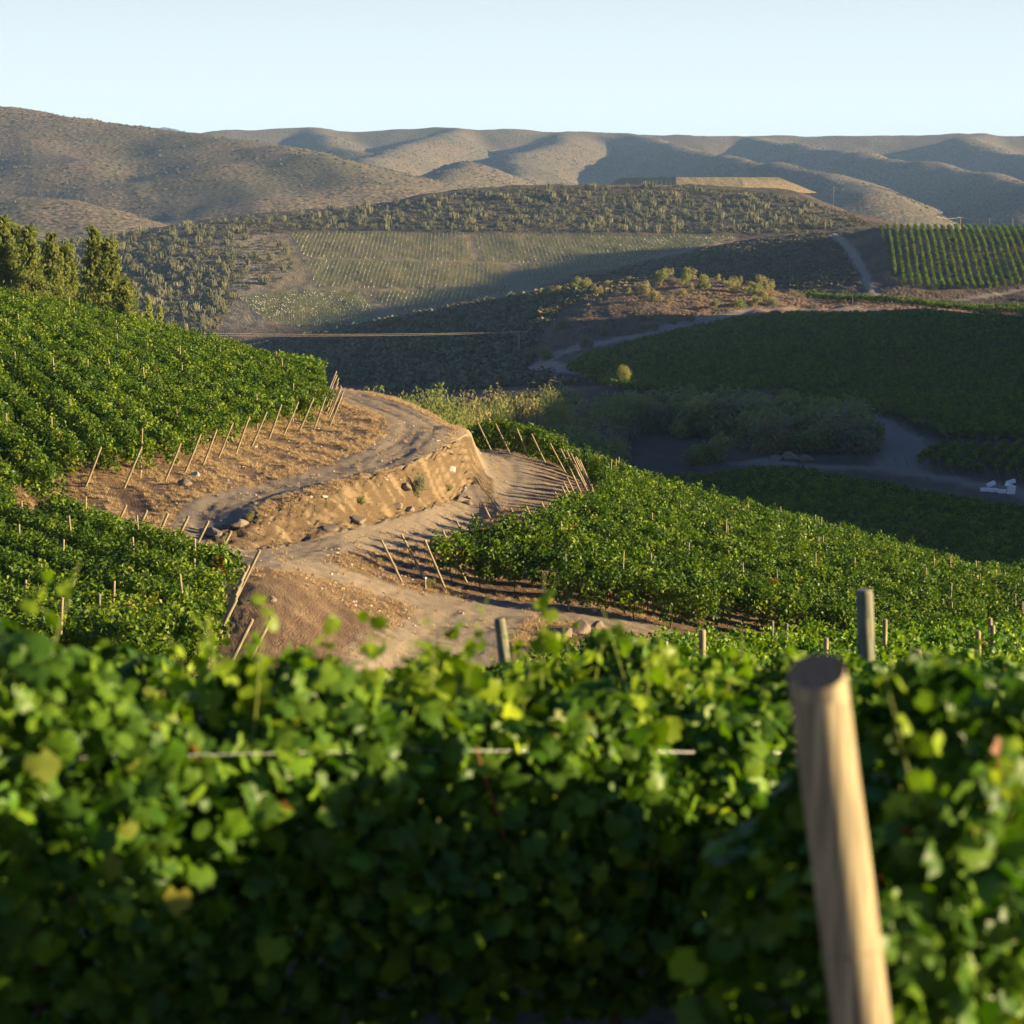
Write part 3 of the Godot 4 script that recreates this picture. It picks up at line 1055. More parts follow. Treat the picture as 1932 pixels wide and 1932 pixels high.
func inner_posts(rows: Array, count: int, label: String, group: String, height: float) -> void:
	var total := 0.0
	for r in rows:
		total += (r[0] as Vector2).distance_to(r[1])
	var gap := total / count
	var left := gap * 0.5
	for r in rows:
		var a: Vector2 = r[0]
		var b: Vector2 = r[1]
		var len := a.distance_to(b)
		while left < len:
			var p := a.lerp(b, left / len)
			var s := p.x / p.y
			if absf(s) < 0.24:
				post("trellis_post", label, group, on(p.x, p.y), rf(-0.07, 0.07), rf(-0.05, 0.05), height + rf(-0.12, 0.22), 0.040, M.wood if rng.randf() < 0.8 else M.greywood, 6)
			left += gap * rf(0.8, 1.2)
		left -= len

# ---------------------------------------------------------------- the vines in front of the camera
const FRONT_SLOPE := 0.72
func front_row_at(k: float, x: float) -> float:
	return 6.6 + FRONT_SLOPE * (x + 1.5) + k * 2.3 * sqrt(1.0 + FRONT_SLOPE * FRONT_SLOPE)

func front_vines() -> void:
	var names := {-2.0: "vine row standing out of view to the right of the blurred post", -1.0: "nearest vine row beginning at the large blurred post on the right", 0.0: "blurred vine row across the whole foot of the view"}
	for k in [-1.0, 0.0, 1.0, 2.0, 3.0, 4.0, 5.0, 6.0, 7.0, 8.0, 9.0, 10.0, 11.0, 12.0]:
		# where the row enters and leaves
		var x0 := -60.0
		var x1 := 60.0
		var x := -40.0
		var inside := false
		while x < 40.0:
			var d := front_row_at(k, x)
			var s := x / maxf(d, 0.5)
			var u := MID + s * F
			var keep := d > 3.0 and s > -0.30 and s < 0.31
			if k < 1.0 and k > -3.0 and x > 0.0: keep = x < 9.0
			if k < 0.0: keep = keep and x > (0.66 if k > -1.5 else 2.6)
			if d > 13.0 and u < 560.0: keep = false
			if d > 19.0 and u < 860.0: keep = false
			if d > 26.0 and u < 1010.0: keep = false
			if d > 46.5: keep = false
			if keep and not inside:
				x0 = x
				inside = true
			if inside and keep: x1 = x
			x += 0.05
		if not inside or x1 - x0 < 0.4:
			continue
		front_row(k, Vector2(x0, front_row_at(k, x0)), Vector2(x1, front_row_at(k, x1)), names.get(k, "%s vine row behind the blurred front row on the near slope" % nth(int(k) - 1)))

func leaf_basis(out: Vector3, s: float) -> Basis:
	# the face looks outwards and up, the tip hangs down
	var z := (out + rdir() * 1.0).normalized()
	var y := (Vector3.UP * 0.8 + rdir() * 0.7)
	y = (y - z * y.dot(z)).normalized()
	var x := y.cross(z)
	return Basis(x * s, y * s, z * s)

func front_row(k: float, a: Vector2, b: Vector2, label: String) -> void:
	var len := a.distance_to(b)
	var dir := (b - a) / len
	var side := Vector2(-dir.y, dir.x)
	var mid := (a + b) * 0.5
	var base := on(mid.x, mid.y)
	var row := thing("vine_row", label, "vine row", base, "vine rows on the near slope")
	var at := [[], [], [], [], [], []]
	var tint := [[], [], [], [], [], []]
	var near := []
	var per_m := 2500.0 if mid.y < 12.0 else (1400.0 if mid.y < 22.0 else 520.0)
	var n := int(len * per_m)
	var side3 := Vector3(side.x, 0, -side.y)
	var high := 1.55 if k >= 0.0 else 1.22
	for i in n:
		var t := rng.randf()
		var p := a.lerp(b, t)
		if p.x > 0.33 * p.y and rng.randf() < 0.2: continue
		var vigor := nz.get_noise_2d(t * len * 8.0, k * 31.0)
		var top := (high if k >= 0.0 or p.x < 1.8 else 1.5) + 0.46 * vigor  # unseen right end of the nearest row raised to shade the row behind
		var f := 1.0 - pow(rng.randf(), 1.5)
		var h := lerpf(0.35, top, f)
		var w := (0.40 + 0.14 * nz2.get_noise_2d(t * len * 16.0, k * 17.0 + h * 12.0)) * sqrt(maxf(0.15, 1.0 - pow((f - 0.55) / 0.55, 2.0)))
		var e := signf(rf(-1, 1)) * pow(rng.randf(), 0.45)
		var q := p + side * e * w
		var y := gy(p.x, p.y) + h
		var out := side3 * e + Vector3(0, 0.25 + 0.9 * maxf(0.0, f - 0.7), 0)
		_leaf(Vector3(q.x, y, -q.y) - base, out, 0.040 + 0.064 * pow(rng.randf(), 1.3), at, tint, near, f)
	# upright shoots above the wall of leaves
	var shoots := int(len * 10.0)
	for i in shoots:
		var t := rng.randf()
		var p := a.lerp(b, t) + side * rf(-0.25, 0.25)
		var y0 := gy(p.x, p.y) + high - 0.15
		var tall := rf(0.10, 0.36) if rng.randf() < 0.75 else rf(0.28, 0.52)
		var lean := Vector3(rf(-0.35, 0.35), 1.0, rf(-0.35, 0.35))
		var m := int(tall * 26.0) + 3
		if mid.y < 14.0 and p.x < 0.33 * p.y:
			var g := Vector3(p.x, y0 - 0.15, -p.y) - base
			mi("shoot", tube_mesh([[g, 0.004], [g + lean * (tall + 0.15) * 0.6, 0.003], [g + lean * (tall + 0.15), 0.0015]], 5), M.shoot, row)
		for j in m:
			var f := float(j) / m
			var q := Vector3(p.x, y0, -p.y) + lean * tall * f
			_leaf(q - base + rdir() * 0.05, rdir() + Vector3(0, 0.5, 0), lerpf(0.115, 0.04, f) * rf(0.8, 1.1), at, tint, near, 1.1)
	for v in 6:
		if at[v].size():
			mm("foliage", LEAF[v], M.leaf, at[v], tint[v], row)
	# the leaves that show largest are meshes of their own
	for q in near:
		var o := mi("leaf", LEAF[q[2]], q[1], row)
		o.transform = q[0]
	# trellis wires
	for h in ([0.95, 1.33] if k >= 0.0 else [0.5]):
		var pts := []
		var m := maxi(int(len / 1.5), 2)
		for i in m + 1:
			var p := a.lerp(b, float(i) / m) - side * (0.27 if k == 0.0 or k == 1.0 else -0.03)
			var far: float = 0.0009 if mid.y < 12.0 else 0.0016
			pts.append([Vector3(p.x, gy(a.lerp(b, float(i) / m).x, a.lerp(b, float(i) / m).y) + h, -p.y) - base, far])
		mi("wire", tube_mesh(pts, 5, false), M.wire, row)
	# stems
	var st := int(len / 1.1)
	for i in st:
		var p := a.lerp(b, (i + 0.5) / st)
		mi("trunk", vine_trunk(i % 5), M.bark, row).position = on(p.x, p.y) - base
	if mid.y < 14.0:
		for i in int(len * 0.6):
			var p := a.lerp(b, rng.randf()) - side * rf(0.30, 0.46)
			var g := Vector3(p.x, gy(p.x, p.y) + rf(0.8, 1.15), -p.y) - base
			var l := Vector3(rf(-0.12, 0.12), rf(0.18, 0.34), rf(-0.05, 0.05))
			mi("cane", tube_mesh([[g, 0.0045], [g + l * 0.5 + rdir() * 0.015, 0.004], [g + l, 0.0025]], 6), M.cane, row)

func _leaf(p: Vector3, out: Vector3, s: float, at: Array, tint: Array, near: Array, f: float) -> void:
	var v := rng.randi() % 6
	var tr := Transform3D(leaf_basis(out.normalized(), s), p)
	var c := vine_tint() * Color(0.80, 1.0, 1.0)
	if f > 1.0: c = Color(0.19, 0.28, 0.016) * rf(0.75, 1.2)      # paler young shoot leaves, with backlit brightness painted into the tint
	if near.size() < 300 and out.z > 0.0 and s > 0.082 and f > 0.25 and rng.randf() < 0.12:
		var q := rng.randf()
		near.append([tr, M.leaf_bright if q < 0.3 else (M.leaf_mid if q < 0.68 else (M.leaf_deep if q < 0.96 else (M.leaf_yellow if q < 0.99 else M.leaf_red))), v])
		return
	at[v].append(tr)
	tint[v].append(c)

func front_posts() -> void:
	# [u, v of the top, d, radius, lean, label]
	var list := [
		[1635, 1112, 12.6, 0.053, -0.05, "tall grey-green post standing behind the large blurred post"],
		[945, 1166, 15.0, 0.042, -0.12, "dark weathered post leaning left in front of the pale road"],
		[1325, 1188, 27.0, 0.045, 0.0, "short post top right of the dark weathered one, above the near leaves"],
		[1257, 1210, 33.0, 0.035, -0.05, "thin pale post top left of the short post"],
		[1560, 1203, 30.0, 0.035, 0.0, "pale post top just left of the tall grey-green post"],
		[1733, 1226, 20.0, 0.043, -0.06, "pale post top right of the tall grey-green post"],
		[1671, 1168, 36.0, 0.040, 0.0, "thin post close beside the top of the tall grey-green post"],
		[1845, 1190, 31.0, 0.040, -0.04, "pale post top near the right edge, left of a pair"],
		[1869, 1166, 38.0, 0.040, -0.02, "farther post of the pair near the right edge"],
		[1874, 1180, 35.0, 0.042, -0.02, "nearer post of the pair near the right edge"],
		[1458, 1171, 40.0, 0.035, 0.0, "thin grey post top left of the large blurred post"],
		[1485, 1176, 42.0, 0.035, 0.0, "dim post top between the thin grey one and the large post"],
		[1140, 1232, 32.0, 0.035, 0.05, "small pale post top low among the leaves in the middle"],
	]
	for p in list:
		var top := pt(p[0], p[1], p[2])
		var g := gy(top.x, p[2])
		var h: float = maxf(top.y - g, 1.6)
		var foot := Vector3(top.x - tan(p[4]) * h, g, -p[2])
		var m: Material = M.greywood if p[0] in [1635, 945, 1458, 1485] else M.wood
		post("trellis_post", p[5], "posts of the near slope", foot, p[4], 0.0, h / cos(p[4]), p[3], m, 14)
	big_post()

func big_post() -> void:
	var top := pt(1542, 1266, 4.9)
	var low := pt(1632, 1990, 4.86)
	var dir := (top - low).normalized()
	var g := gy(low.x, 4.9)
	var foot := low + dir * ((g - 0.2 - low.y) / dir.y)
	var o := thing("end_post", "large blurred round wooden post rising from the lower right", "post", foot, "posts of the near slope")
	var n := 40
	var r := 0.0675
	var h := (top - foot).length()
	var up := dir
	var sx := up.cross(Vector3(0, 0, 1)).normalized()
	var sz := sx.cross(up).normalized()
	# the sawn top slopes towards the camera
	var cut := (up * 1.0 + sz * 0.44 - sx * 0.06).normalized()
	var st := SurfaceTool.new()
	st.begin(Mesh.PRIMITIVE_TRIANGLES)
	st.set_smooth_group(0)
	var rings := []
	var hs := [0.0, 0.5, 0.9, 1.0, 1.1, 1.2, 1.3, 1.4, 1.5, 1.6, 1.7, 1.8, 1.9, 2.0, 2.1, 2.2]
	var rows := 18
	for j in rows + 1:
		var ring := []
		for i in n:
			var a := TAU * i / n
			var e := sx * cos(a) + sz * sin(a)
			var t := float(j) / rows
			var rr := r * (1.04 - 0.06 * t) * (1.0 + 0.018 * sin(a * 3.0 + t * 4.0) + 0.012 * sin(a * 5.0 - t * 9.0))
			var hh := h
			# cut plane through (0, h): dot(p - up*h, cut) = 0
			hh = h - (e * rr).dot(cut) / up.dot(cut)
			if j >= rows - 1:
				rr *= 0.985 if j == rows else 1.0
			ring.append(e * rr + up * (hh * t if j < rows - 1 else (hh - (0.012 if j == rows - 1 else 0.0))))
		rings.append(ring)
	for j in rows:
		for i in n:
			var i2 := (i + 1) % n
			for q in [rings[j][i], rings[j][i2], rings[j + 1][i], rings[j + 1][i], rings[j][i2], rings[j + 1][i2]]:
				st.add_vertex(q)
	st.generate_normals()
	mi("shaft", st.commit(), M.wood, o)
	st = SurfaceTool.new()
	st.begin(Mesh.PRIMITIVE_TRIANGLES)
	st.set_smooth_group(-1)
	for j in 5:
		for i in n:
			var i2 := (i + 1) % n
			var c := up * h
			var f0 := j / 5.0
			var f1 := (j + 1) / 5.0
			var p00: Vector3 = c.lerp(rings[rows][i], f0)
			var p01: Vector3 = c.lerp(rings[rows][i2], f0)
			var p10: Vector3 = c.lerp(rings[rows][i], f1)
			var p11: Vector3 = c.lerp(rings[rows][i2], f1)
			for q in [p00, p01, p10, p10, p01, p11]:
				st.add_vertex(q)
	st.generate_normals()
	mi("sawn_top", st.commit(), M.endgrain, o)
	# wire turns and a staple, where the row's wires are made fast
	for t in [0.41, 0.62]:
		var pts := []
		for i in 26:
			var a := TAU * i / 25.0
			pts.append([(sx * cos(a) + sz * sin(a)) * (r * 1.012) + up * (h * t + 0.02 * sin(a)), 0.0013])
		mi("wire_turn", tube_mesh(pts, 5, false), M.rust, o)
	var kp := (sz * 0.99 - sx * 0.1).normalized() * r * 1.01 + up * (h * 0.63)
	mi("staple", tube_mesh([[kp + sx * 0.012 - sz * 0.01, 0.003], [kp + sx * 0.012 + sz * 0.006, 0.003], [kp - sx * 0.012 + sz * 0.006, 0.003], [kp - sx * 0.012 - sz * 0.01, 0.003]], 6), M.rust, o)

# ---------------------------------------------------------------- vines in and beyond the valley
func valley_vines() -> void:
	var far := {"called": "valley_vine_row", "per_m": 4.5, "low": 0.5, "high": 1.7, "half": 0.5, "size": 1.0, "meshes": CF, "min_len": 6.0}
	var o := far.duplicate()
	o.merge({"dir": Vector2(1.0, -0.12), "spacing": 2.3, "per_m": 5.0, "label": "%s shaded vine row on the valley floor beyond the right slope, counted outward", "group": "shaded vine rows on the valley floor"}, true)
	vine_block([[1130, 352], [1300, 350], [1500, 345], [1700, 320], [1932, 296], [2200, 270], [2200, 195], [1700, 200], [1400, 215], [1150, 260]], o)
	o = far.duplicate()
	o.merge({"dir": Vector2(0.35, 1.0), "spacing": 2.6, "per_m": 3.6, "high": 1.45, "half": 0.42, "label": "%s short shaded vine row with leaning posts beside the valley road", "group": "short vine rows by the valley road"}, true)
	vine_block([[1705, 362], [1760, 358], [1850, 350], [1932, 344], [2100, 335], [2100, 378], [1932, 384], [1830, 386], [1760, 386]], o)
	o = far.duplicate()
	o.merge({"dir": Vector2(1.0, 0.05), "spacing": 2.4, "label": "%s shaded vine row of the block beyond the valley road, counted outward", "group": "shaded vine rows beyond the valley road"}, true)
	vine_block([[1792, 398], [1932, 396], [2150, 392], [2150, 490], [1932, 492], [1560, 488], [1450, 484], [1500, 474], [1600, 455], [1690, 440], [1730, 420]], o)
	o = far.duplicate()
	o.merge({"dir": Vector2(1.0, 0.16), "spacing": 3.1, "per_m": 3.2, "half": 0.36, "high": 1.5, "called": "slope_vine_row", "label": "%s dark vine row below the upper dirt track, counted up the slope", "group": "dark vine rows on the far shaded slope"}, true)
	vine_block([[1068, 556], [1110, 530], [1180, 505], [1300, 500], [1600, 500], [1932, 500], [2150, 500], [2150, 632], [1932, 640], [1800, 650], [1600, 668], [1500, 672], [1380, 664], [1280, 640], [1180, 610], [1110, 590]], o)
	# grazed by the sun on the rise above the track
	o = far.duplicate()
	o.merge({"dir": Vector2(1.0, -0.06), "spacing": 2.6, "per_m": 4.0, "high": 1.8, "called": "slope_vine_row", "label": "%s sunlit vine row along the rise above the upper track, counted outward", "group": "sunlit vine rows along the rise"}, true)
	vine_block([[1496, 734], [1560, 710], [1700, 699], [1932, 687], [2150, 680], [2150, 700], [1932, 709], [1700, 718], [1560, 732]], o)
	# the striped block under the skyline on the right
	o = far.duplicate()
	o.merge({"dir": Vector2(0.135, 1.0), "spacing": 2.75, "per_m": 2.1, "high": 2.0, "half": 0.36, "size": 1.0, "called": "slope_vine_row", "label": "%s vine row running straight up the far slope under the poles", "group": "striped vine rows on the far slope"}, true)
	vine_block([[1643, 926], [1800, 918], [1932, 914], [2150, 912], [2150, 806], [1932, 806], [1870, 798], [1810, 795], [1745, 797], [1692, 800]], o)
	# posts of the short block by the road
	var ends := [[1697, 358], [1716, 357.5], [1736, 356.5], [1758, 355], [1778, 353.5], [1800, 352], [1822, 350.5], [1845, 348.5], [1868, 347], [1889, 345.5], [1913, 344], [1930, 342.5]]
	for e in ends:
		post("end_post", "grey end post leaning left along the valley road", "end posts along the valley road", onu(e[0], e[1]), -0.35 + rf(-0.06, 0.06), 0.0, 2.3, 0.07, M.greywood, 6)
	for e in [[1837, 387], [1873, 386], [1914, 385]]:
		post("end_post", "grey end post leaning right behind the short shaded rows", "end posts behind the short rows", onu(e[0], e[1]), 0.35, 0.0, 2.4, 0.08, M.greywood, 6)
	for i in 22:
		var e := Vector2(rf(1730, 1932), rf(352, 384))
		post("trellis_post", "thin grey post among the short shaded rows by the valley road", "posts among the short shaded rows", onu(e.x, e.y), rf(-0.05, 0.05), 0.0, 2.2, 0.05, M.greywood, 6)
	# the line of leaning posts at the edge of the block beyond
	for i in 22:
		var t := i / 21.0
		post("end_post", "grey end post in the dense leaning line beside the valley track", "end posts beside the valley track", onu(lerpf(1700, 1792, pow(t, 0.8)), lerpf(437, 397, t)), -0.36, 0.0, 2.3, 0.06, M.greywood, 6)
	for e in [[1665, 452], [1620, 463], [1780, 500], [1840, 500], [1740, 500], [1560, 492], [1480, 490]]:
		post("end_post", "grey end post leaning left below the dark far slope", "end posts below the dark slope", onu(e[0], e[1]), -0.36, 0.0, 2.4, 0.07, M.greywood, 6)
	# posts among the sunlit rise, and the line at its left edge
	for i in 30:
		post("trellis_post", "pale post along the sunlit vines on the rise", "posts on the sunlit rise", onu(lerpf(1560, 1925, (i + rf(0.2, 0.8)) / 30.0), lerpf(712, 692, i / 30.0) + rf(-3, 6)), rf(-0.15, 0.05), 0.0, 2.5, 0.07, M.wood, 6)
	for i in 14:
		post("end_post", "small end post in the line at the tip of the sunlit rise", "end posts at the tip of the rise", onu(lerpf(1487, 1516, i / 13.0), lerpf(736, 712, i / 13.0)), -0.2, 0.0, 2.2, 0.07, M.wood, 6)
	# thin posts on the dark slope, hardly told apart
	var at := []
	var tint := []
	for i in 330:
		var u := rf(1080, 1932)
		var d := rf(505, 660)
		if d > 545.0 + (u - 1068.0) * 0.45: continue
		at.append(Transform3D(Basis(), onu(u, d)))
		tint.append(Color.WHITE)
	var mp := mm("vineyard_posts", post_mesh(0.05, 2.2, 5, 0), M.greywood, at, tint, self)
	tag(mp, "many thin grey posts dotted over the dark far slope", "posts", "", "stuff")

# The terraced young vineyard on the cactus hill
func young_vines() -> void:
	var blocks := [
		[[[551, 1478], [880, 1478], [893, 1376], [580, 1374]], Vector2(-0.02, 1.0), "upper left field"],
		[[[893, 1478], [1390, 1468], [1330, 1420], [1230, 1378], [915, 1376]], Vector2(-0.05, 1.0), "upper right field"],
		[[[583, 1366], [950, 1368], [955, 1276], [600, 1280]], Vector2(0.0, 1.0), "middle left field"],
		[[[975, 1368], [1310, 1370], [1240, 1320], [1130, 1284], [990, 1276]], Vector2(-0.03, 1.0), "middle right field"],
		[[[690, 1268], [965, 1262], [960, 1212], [850, 1200], [760, 1195]], Vector2(0.02, 1.0), "lower right field"],
		[[[455, 1248], [520, 1262], [600, 1268], [680, 1266], [705, 1215], [690, 1178], [560, 1176], [500, 1200]], Vector2(0.75, 0.65), "lowest fan-shaped field"],
	]
	var guard := BoxMesh.new()
	guard.size = Vector3(0.2, 0.5, 0.2)
	var vine := clump(26, Vector3(0.65, 0.65, 0.65), 0.46, 410)
	var stake := BoxMesh.new()
	stake.size = Vector3(0.12, 2.0, 0.12)
	for b in blocks:
		var poly := PackedVector2Array()
		for p in b[0]:
			poly.append(Vector2(xu(p[0], p[1]), p[1]))
		var dir: Vector2 = (b[1] as Vector2).normalized()
		var side := Vector2(-dir.y, dir.x)
		var lo := 1e9
		var hi := -1e9
		for p in poly:
			lo = minf(lo, p.dot(side))
			hi = maxf(hi, p.dot(side))
		var q := lo + 1.0
		while q < hi:
			for seg in Geometry2D.intersect_polyline_with_polygon(PackedVector2Array([side * q - dir * 4000.0, side * q + dir * 4000.0]), poly):
				var a: Vector2 = seg[0]
				var e: Vector2 = seg[seg.size() - 1]
				if a.distance_to(e) < 8.0: continue
				var mid := (a + e) * 0.5
				var base := on(mid.x, mid.y)
				var row := thing("young_vine_row", "young vine row with pale guards in the %s of the cactus hill" % b[2], "vine row", base, "young vine rows in the %s" % b[2])
				var at := []
				var tint := []
				var ga := []
				var gt := []
				var sa := []
				var st := []
				var n := int(a.distance_to(e) / 1.7)
				for i in n:
					var p := a.lerp(e, (i + 0.5) / n) + Vector2(rf(-0.15, 0.15), 0)
					var g := on(p.x, p.y) - base
					var s := rf(0.45, 0.95)
					at.append(Transform3D(Basis.from_euler(Vector3(0, rf(0, TAU), 0)).scaled(Vector3(s, s, s)), g + Vector3(0, 0.75, 0)))
					var t := rng.randf()
					tint.append(Color(lerpf(0.09, 0.19, t), lerpf(0.15, 0.23, t), 0.035))
					if rng.randf() < 0.3:
						ga.append(Transform3D(Basis.from_euler(Vector3(0, rf(0, 1.5), 0)), g + Vector3(rf(-0.2, 0.2), 0.25, 0.5)))
						gt.append(Color.WHITE)
					if i % 4 == 0:
						sa.append(Transform3D(Basis(), g + Vector3(0, 1.0, 0)))
						st.append(Color.WHITE)
				mm("foliage", vine, M.bush, at, tint, row)
				if ga.size(): mm("vine_guards", guard, M.guard, ga, gt, row)
				if sa.size(): mm("stakes", stake, M.wood, sa, st, row)
			q += 2.6

# ---------------------------------------------------------------- bushes, cacti, trees
var BUSH := []
var FINE := []
var CACTUS := []
var TREE := []
var BUSH_MATS := []

func join_clumps(parts: Array) -> ArrayMesh:
	var st := SurfaceTool.new()
	for p in parts:
		st.append_from(p[0], 0, p[1])
	return st.commit()

func make_bushes() -> void:
	for k in 7:
		var r := RandomNumberGenerator.new()
		r.seed = 500 + k
		var parts := []
		var lobes := 7 + k % 4
		for i in lobes:
			var a := TAU * i / lobes + r.randf_range(-0.4, 0.4)
			var f := r.randf_range(0.25, 0.75)
			var q := r.randf_range(0.26, 0.46)
			parts.append([clump(int(85 * q / 0.36), Vector3(q, q * r.randf_range(0.8, 1.25), q), 0.15, 600 + k * 20 + i, 0.75, 0.3, 0.4), Transform3D(Basis(), Vector3(cos(a) * f, r.randf_range(0.22, 0.85), sin(a) * f))])
		parts.append([clump(110, Vector3(0.5, 0.45, 0.5), 0.15, 690 + k, 0.75, 0.3, 0.4), Transform3D(Basis(), Vector3(0, 0.5, 0))])
		BUSH.append(join_clumps(parts))
		if k < 4:
			var fine := []
			for i in lobes + 5:
				var a := i * 2.4 + r.randf_range(-0.4, 0.4)
				var f := r.randf_range(0.15, 0.72)
				var q := r.randf_range(0.22, 0.38)
				fine.append([clump(int(330 * q / 0.36), Vector3(q, q * r.randf_range(0.9, 1.3), q), 0.062, 1600 + k * 20 + i, 0.6, 0.3, 0.45), Transform3D(Basis(), Vector3(cos(a) * f, lerpf(0.25, 0.98, 1.0 - f * r.randf_range(0.7, 1.1)), sin(a) * f))])
			FINE.append(join_clumps(fine))
	for c in [[0.065, 0.115, 0.028], [0.10, 0.14, 0.03], [0.095, 0.13, 0.024], [0.11, 0.075, 0.035], [0.085, 0.095, 0.075], [0.20, 0.20, 0.035], [0.17, 0.145, 0.06]]:
		var m: StandardMaterial3D = M.bush.duplicate()
		m.resource_name = "bush_foliage"
		m.vertex_color_use_as_albedo = false
		m.albedo_color = lin(c[0], c[1], c[2])
		BUSH_MATS.append(m)
	# candelabra cacti
	for k in 6:
		var r := RandomNumberGenerator.new()
		r.seed = 800 + k
		var st := SurfaceTool.new()
		st.begin(Mesh.PRIMITIVE_TRIANGLES)
		var arms := 11 + k * 2
		for i in arms:
			var a := TAU * i / arms + r.randf_range(-0.5, 0.5)
			var f := r.randf_range(0.08, 0.46) if i else 0.0
			var h := r.randf_range(0.6, 1.0) * (1.0 - 0.5 * f)
			var foot := Vector3(cos(a) * f * 0.3, -0.02, sin(a) * f * 0.3)
			var bend := Vector3(cos(a) * f, h * 0.35, sin(a) * f)
			var tip := Vector3(cos(a) * f * 1.15, h, sin(a) * f * 1.15)
			var w := r.randf_range(0.036, 0.055)
			tube(st, [[foot, w], [bend, w * 1.05], [bend.lerp(tip, 0.8), w], [tip, w * 0.45]], 6)
		st.generate_normals()
		CACTUS.append(st.commit())

func bush(called: String, label: String, category: String, group: String, at: Vector3, w: float, h: float, m: int) -> Node3D:
	var o := thing(called, label, category, at, group)
	var c := mi("crown", FINE[rng.randi() % 4] if called == "willow" else BUSH[rng.randi() % BUSH.size()], BUSH_MATS[m], o)
	c.scale = Vector3(w * 0.5, h * 0.80, w * 0.5)
	c.rotation.y = rf(0, TAU)
	c.position.y = -0.04 * h
	var s := mi("stem", vine_trunk(rng.randi() % 5), M.bark, o)
	s.scale = Vector3(2.2, h * 0.35, 2.2)
	return o

func valley_bushes() -> void:
	# the thicket along the stream: [u, d, width, height, colour]
	var n := 0
	for i in 520:
		var u := rf(640, 1690)
		var d := rf(285, 470)
		var lo := 300.0
		if u > 1180.0: lo = 366.0 + rf(-2, 6)
		if u > 1500.0: lo = 378.0
		var hi := 465.0
		if u > 1180.0: hi = 462.0 - (u - 1180.0) * 0.08
		if u > 1560.0: hi = 432.0 - (u - 1560.0) * 0.25
		if d < lo or d > hi: continue
		if u > 1190.0 and u < 1275.0 and d < 425.0: continue    # the clearing
		if road_at(xu(u, d), d) < 1.8: continue
		var q := rng.randf()
		var m := 0 if q < 0.5 else (1 if q < 0.78 else (4 if q < 0.9 else 3))
		var h := rf(4.0, 8.5)
		if n >= 260: break
		bush("thicket_bush", "dark bush in the shaded thicket along the stream bed", "bush", "bushes of the shaded thicket", onu(u, d), h * rf(1.2, 1.9), h, m)
		n += 1
	# taller willows whose tops catch the sun
	for e in [[686, 300, 8.0, 1], [720, 330, 8.5, 1], [760, 350, 10.5, 2], [800, 356, 10.5, 2], [838, 362, 10.0, 2], [880, 370, 10.5, 6], [925, 376, 10.5, 2], [962, 384, 10.5, 6], [1000, 390, 9.5, 2], [1042, 398, 8.5, 5], [700, 345, 7.5, 2]]:
		var top := pt(e[0], 716.0 + 8.0 * sin(e[0] * 0.11), e[1])
		var g := onu(e[0], e[1])
		var h: float = top.y - g.y
		bush("willow", "tall valley willow with its top in the last sun", "tree", "sun-topped willows", g, h * rf(0.8, 1.05), h, e[3])
	bush("willow", "lone yellow-green tree glowing in front of the dark vine slope", "tree", "", onu(1176, 520), 4.9, 5.6, 5)
	bush("willow", "bright rounded shrub peeping over the end of the upper road", "tree", "", onu(686, 246), 4.6, pt(686, 712, 246).y - onu(686, 246).y, 5)
	# shrubs on the sunlit spur, some large
	for e in [[1105, 610, 5, 4, 4], [1140, 640, 5, 3.4, 4], [1060, 660, 6, 4, 4], [1270, 660, 3.4, 3, 4], [1300, 664, 3.6, 3, 4], [1345, 690, 3.6, 3, 4], [1425, 700, 3.8, 3.2, 0], [1455, 700, 4.4, 3.6, 4], [1235, 650, 3.2, 2.6, 4], [1000, 610, 6, 4, 4], [1030, 600, 5.5, 3.6, 0]]:
		bush("shrub", "grey-green shrub in shade beside the upper dirt track", "shrub", "shrubs beside the upper track", onu(e[0], e[1]), e[2], e[3], e[4])
	for i in 70:
		var t := rng.randf()
		var u := lerpf(1030, 1480, t)
		var d := lerpf(800, 735, t) - rf(0.0, 75.0) * (1.0 - absf(t - 0.5))
		var s := rf(2.0, 5.2) if rng.randf() < 0.6 else rf(1.0, 2.2)
		bush("shrub", "golden dry shrub on the sunlit spur above the shaded slope", "shrub", "golden shrubs on the spur", onu(u, d), s * rf(1.0, 1.4), s, 6 if rng.randf() < 0.6 else 2)

func scatter(called: String, label: String, n: int, region: Array, dmin: float, size: Vector2, colors: Array, mesh: Mesh, m: Material, keep: Callable) -> void:
	# region: picture polygon; each point is laid where its line of sight meets the ground
	var poly := PackedVector2Array()
	var lo := Vector2(1e9, 1e9)
	var hi := -lo
	for p in region:
		poly.append(Vector2(p[0], p[1]))
		lo = lo.min(Vector2(p[0], p[1]))
		hi = hi.max(Vector2(p[0], p[1]))
	var at := []
	var tint := []
	for i in n:
		var q := Vector2(rf(lo.x, hi.x), rf(lo.y, hi.y))
		if not Geometry2D.is_point_in_polygon(q, poly): continue
		var g := hit(q.x, q.y, dmin)
		if g == Vector3.ZERO or not keep.call(q, g): continue
		var s := rf(size.x, size.y)
		at.append(Transform3D(Basis.from_euler(Vector3(0, rf(0, TAU), 0)).scaled(Vector3(s * rf(0.8, 1.3), s * rf(0.6, 1.1), s)), g - Vector3(0, 0.1 * s, 0)))
		var c: Color = colors[rng.randi() % colors.size()]
		tint.append(c * rf(0.75, 1.2))
	var o := mm(called, mesh, m, at, tint, self)
	tag(o, label, "shrubs", "", "stuff")

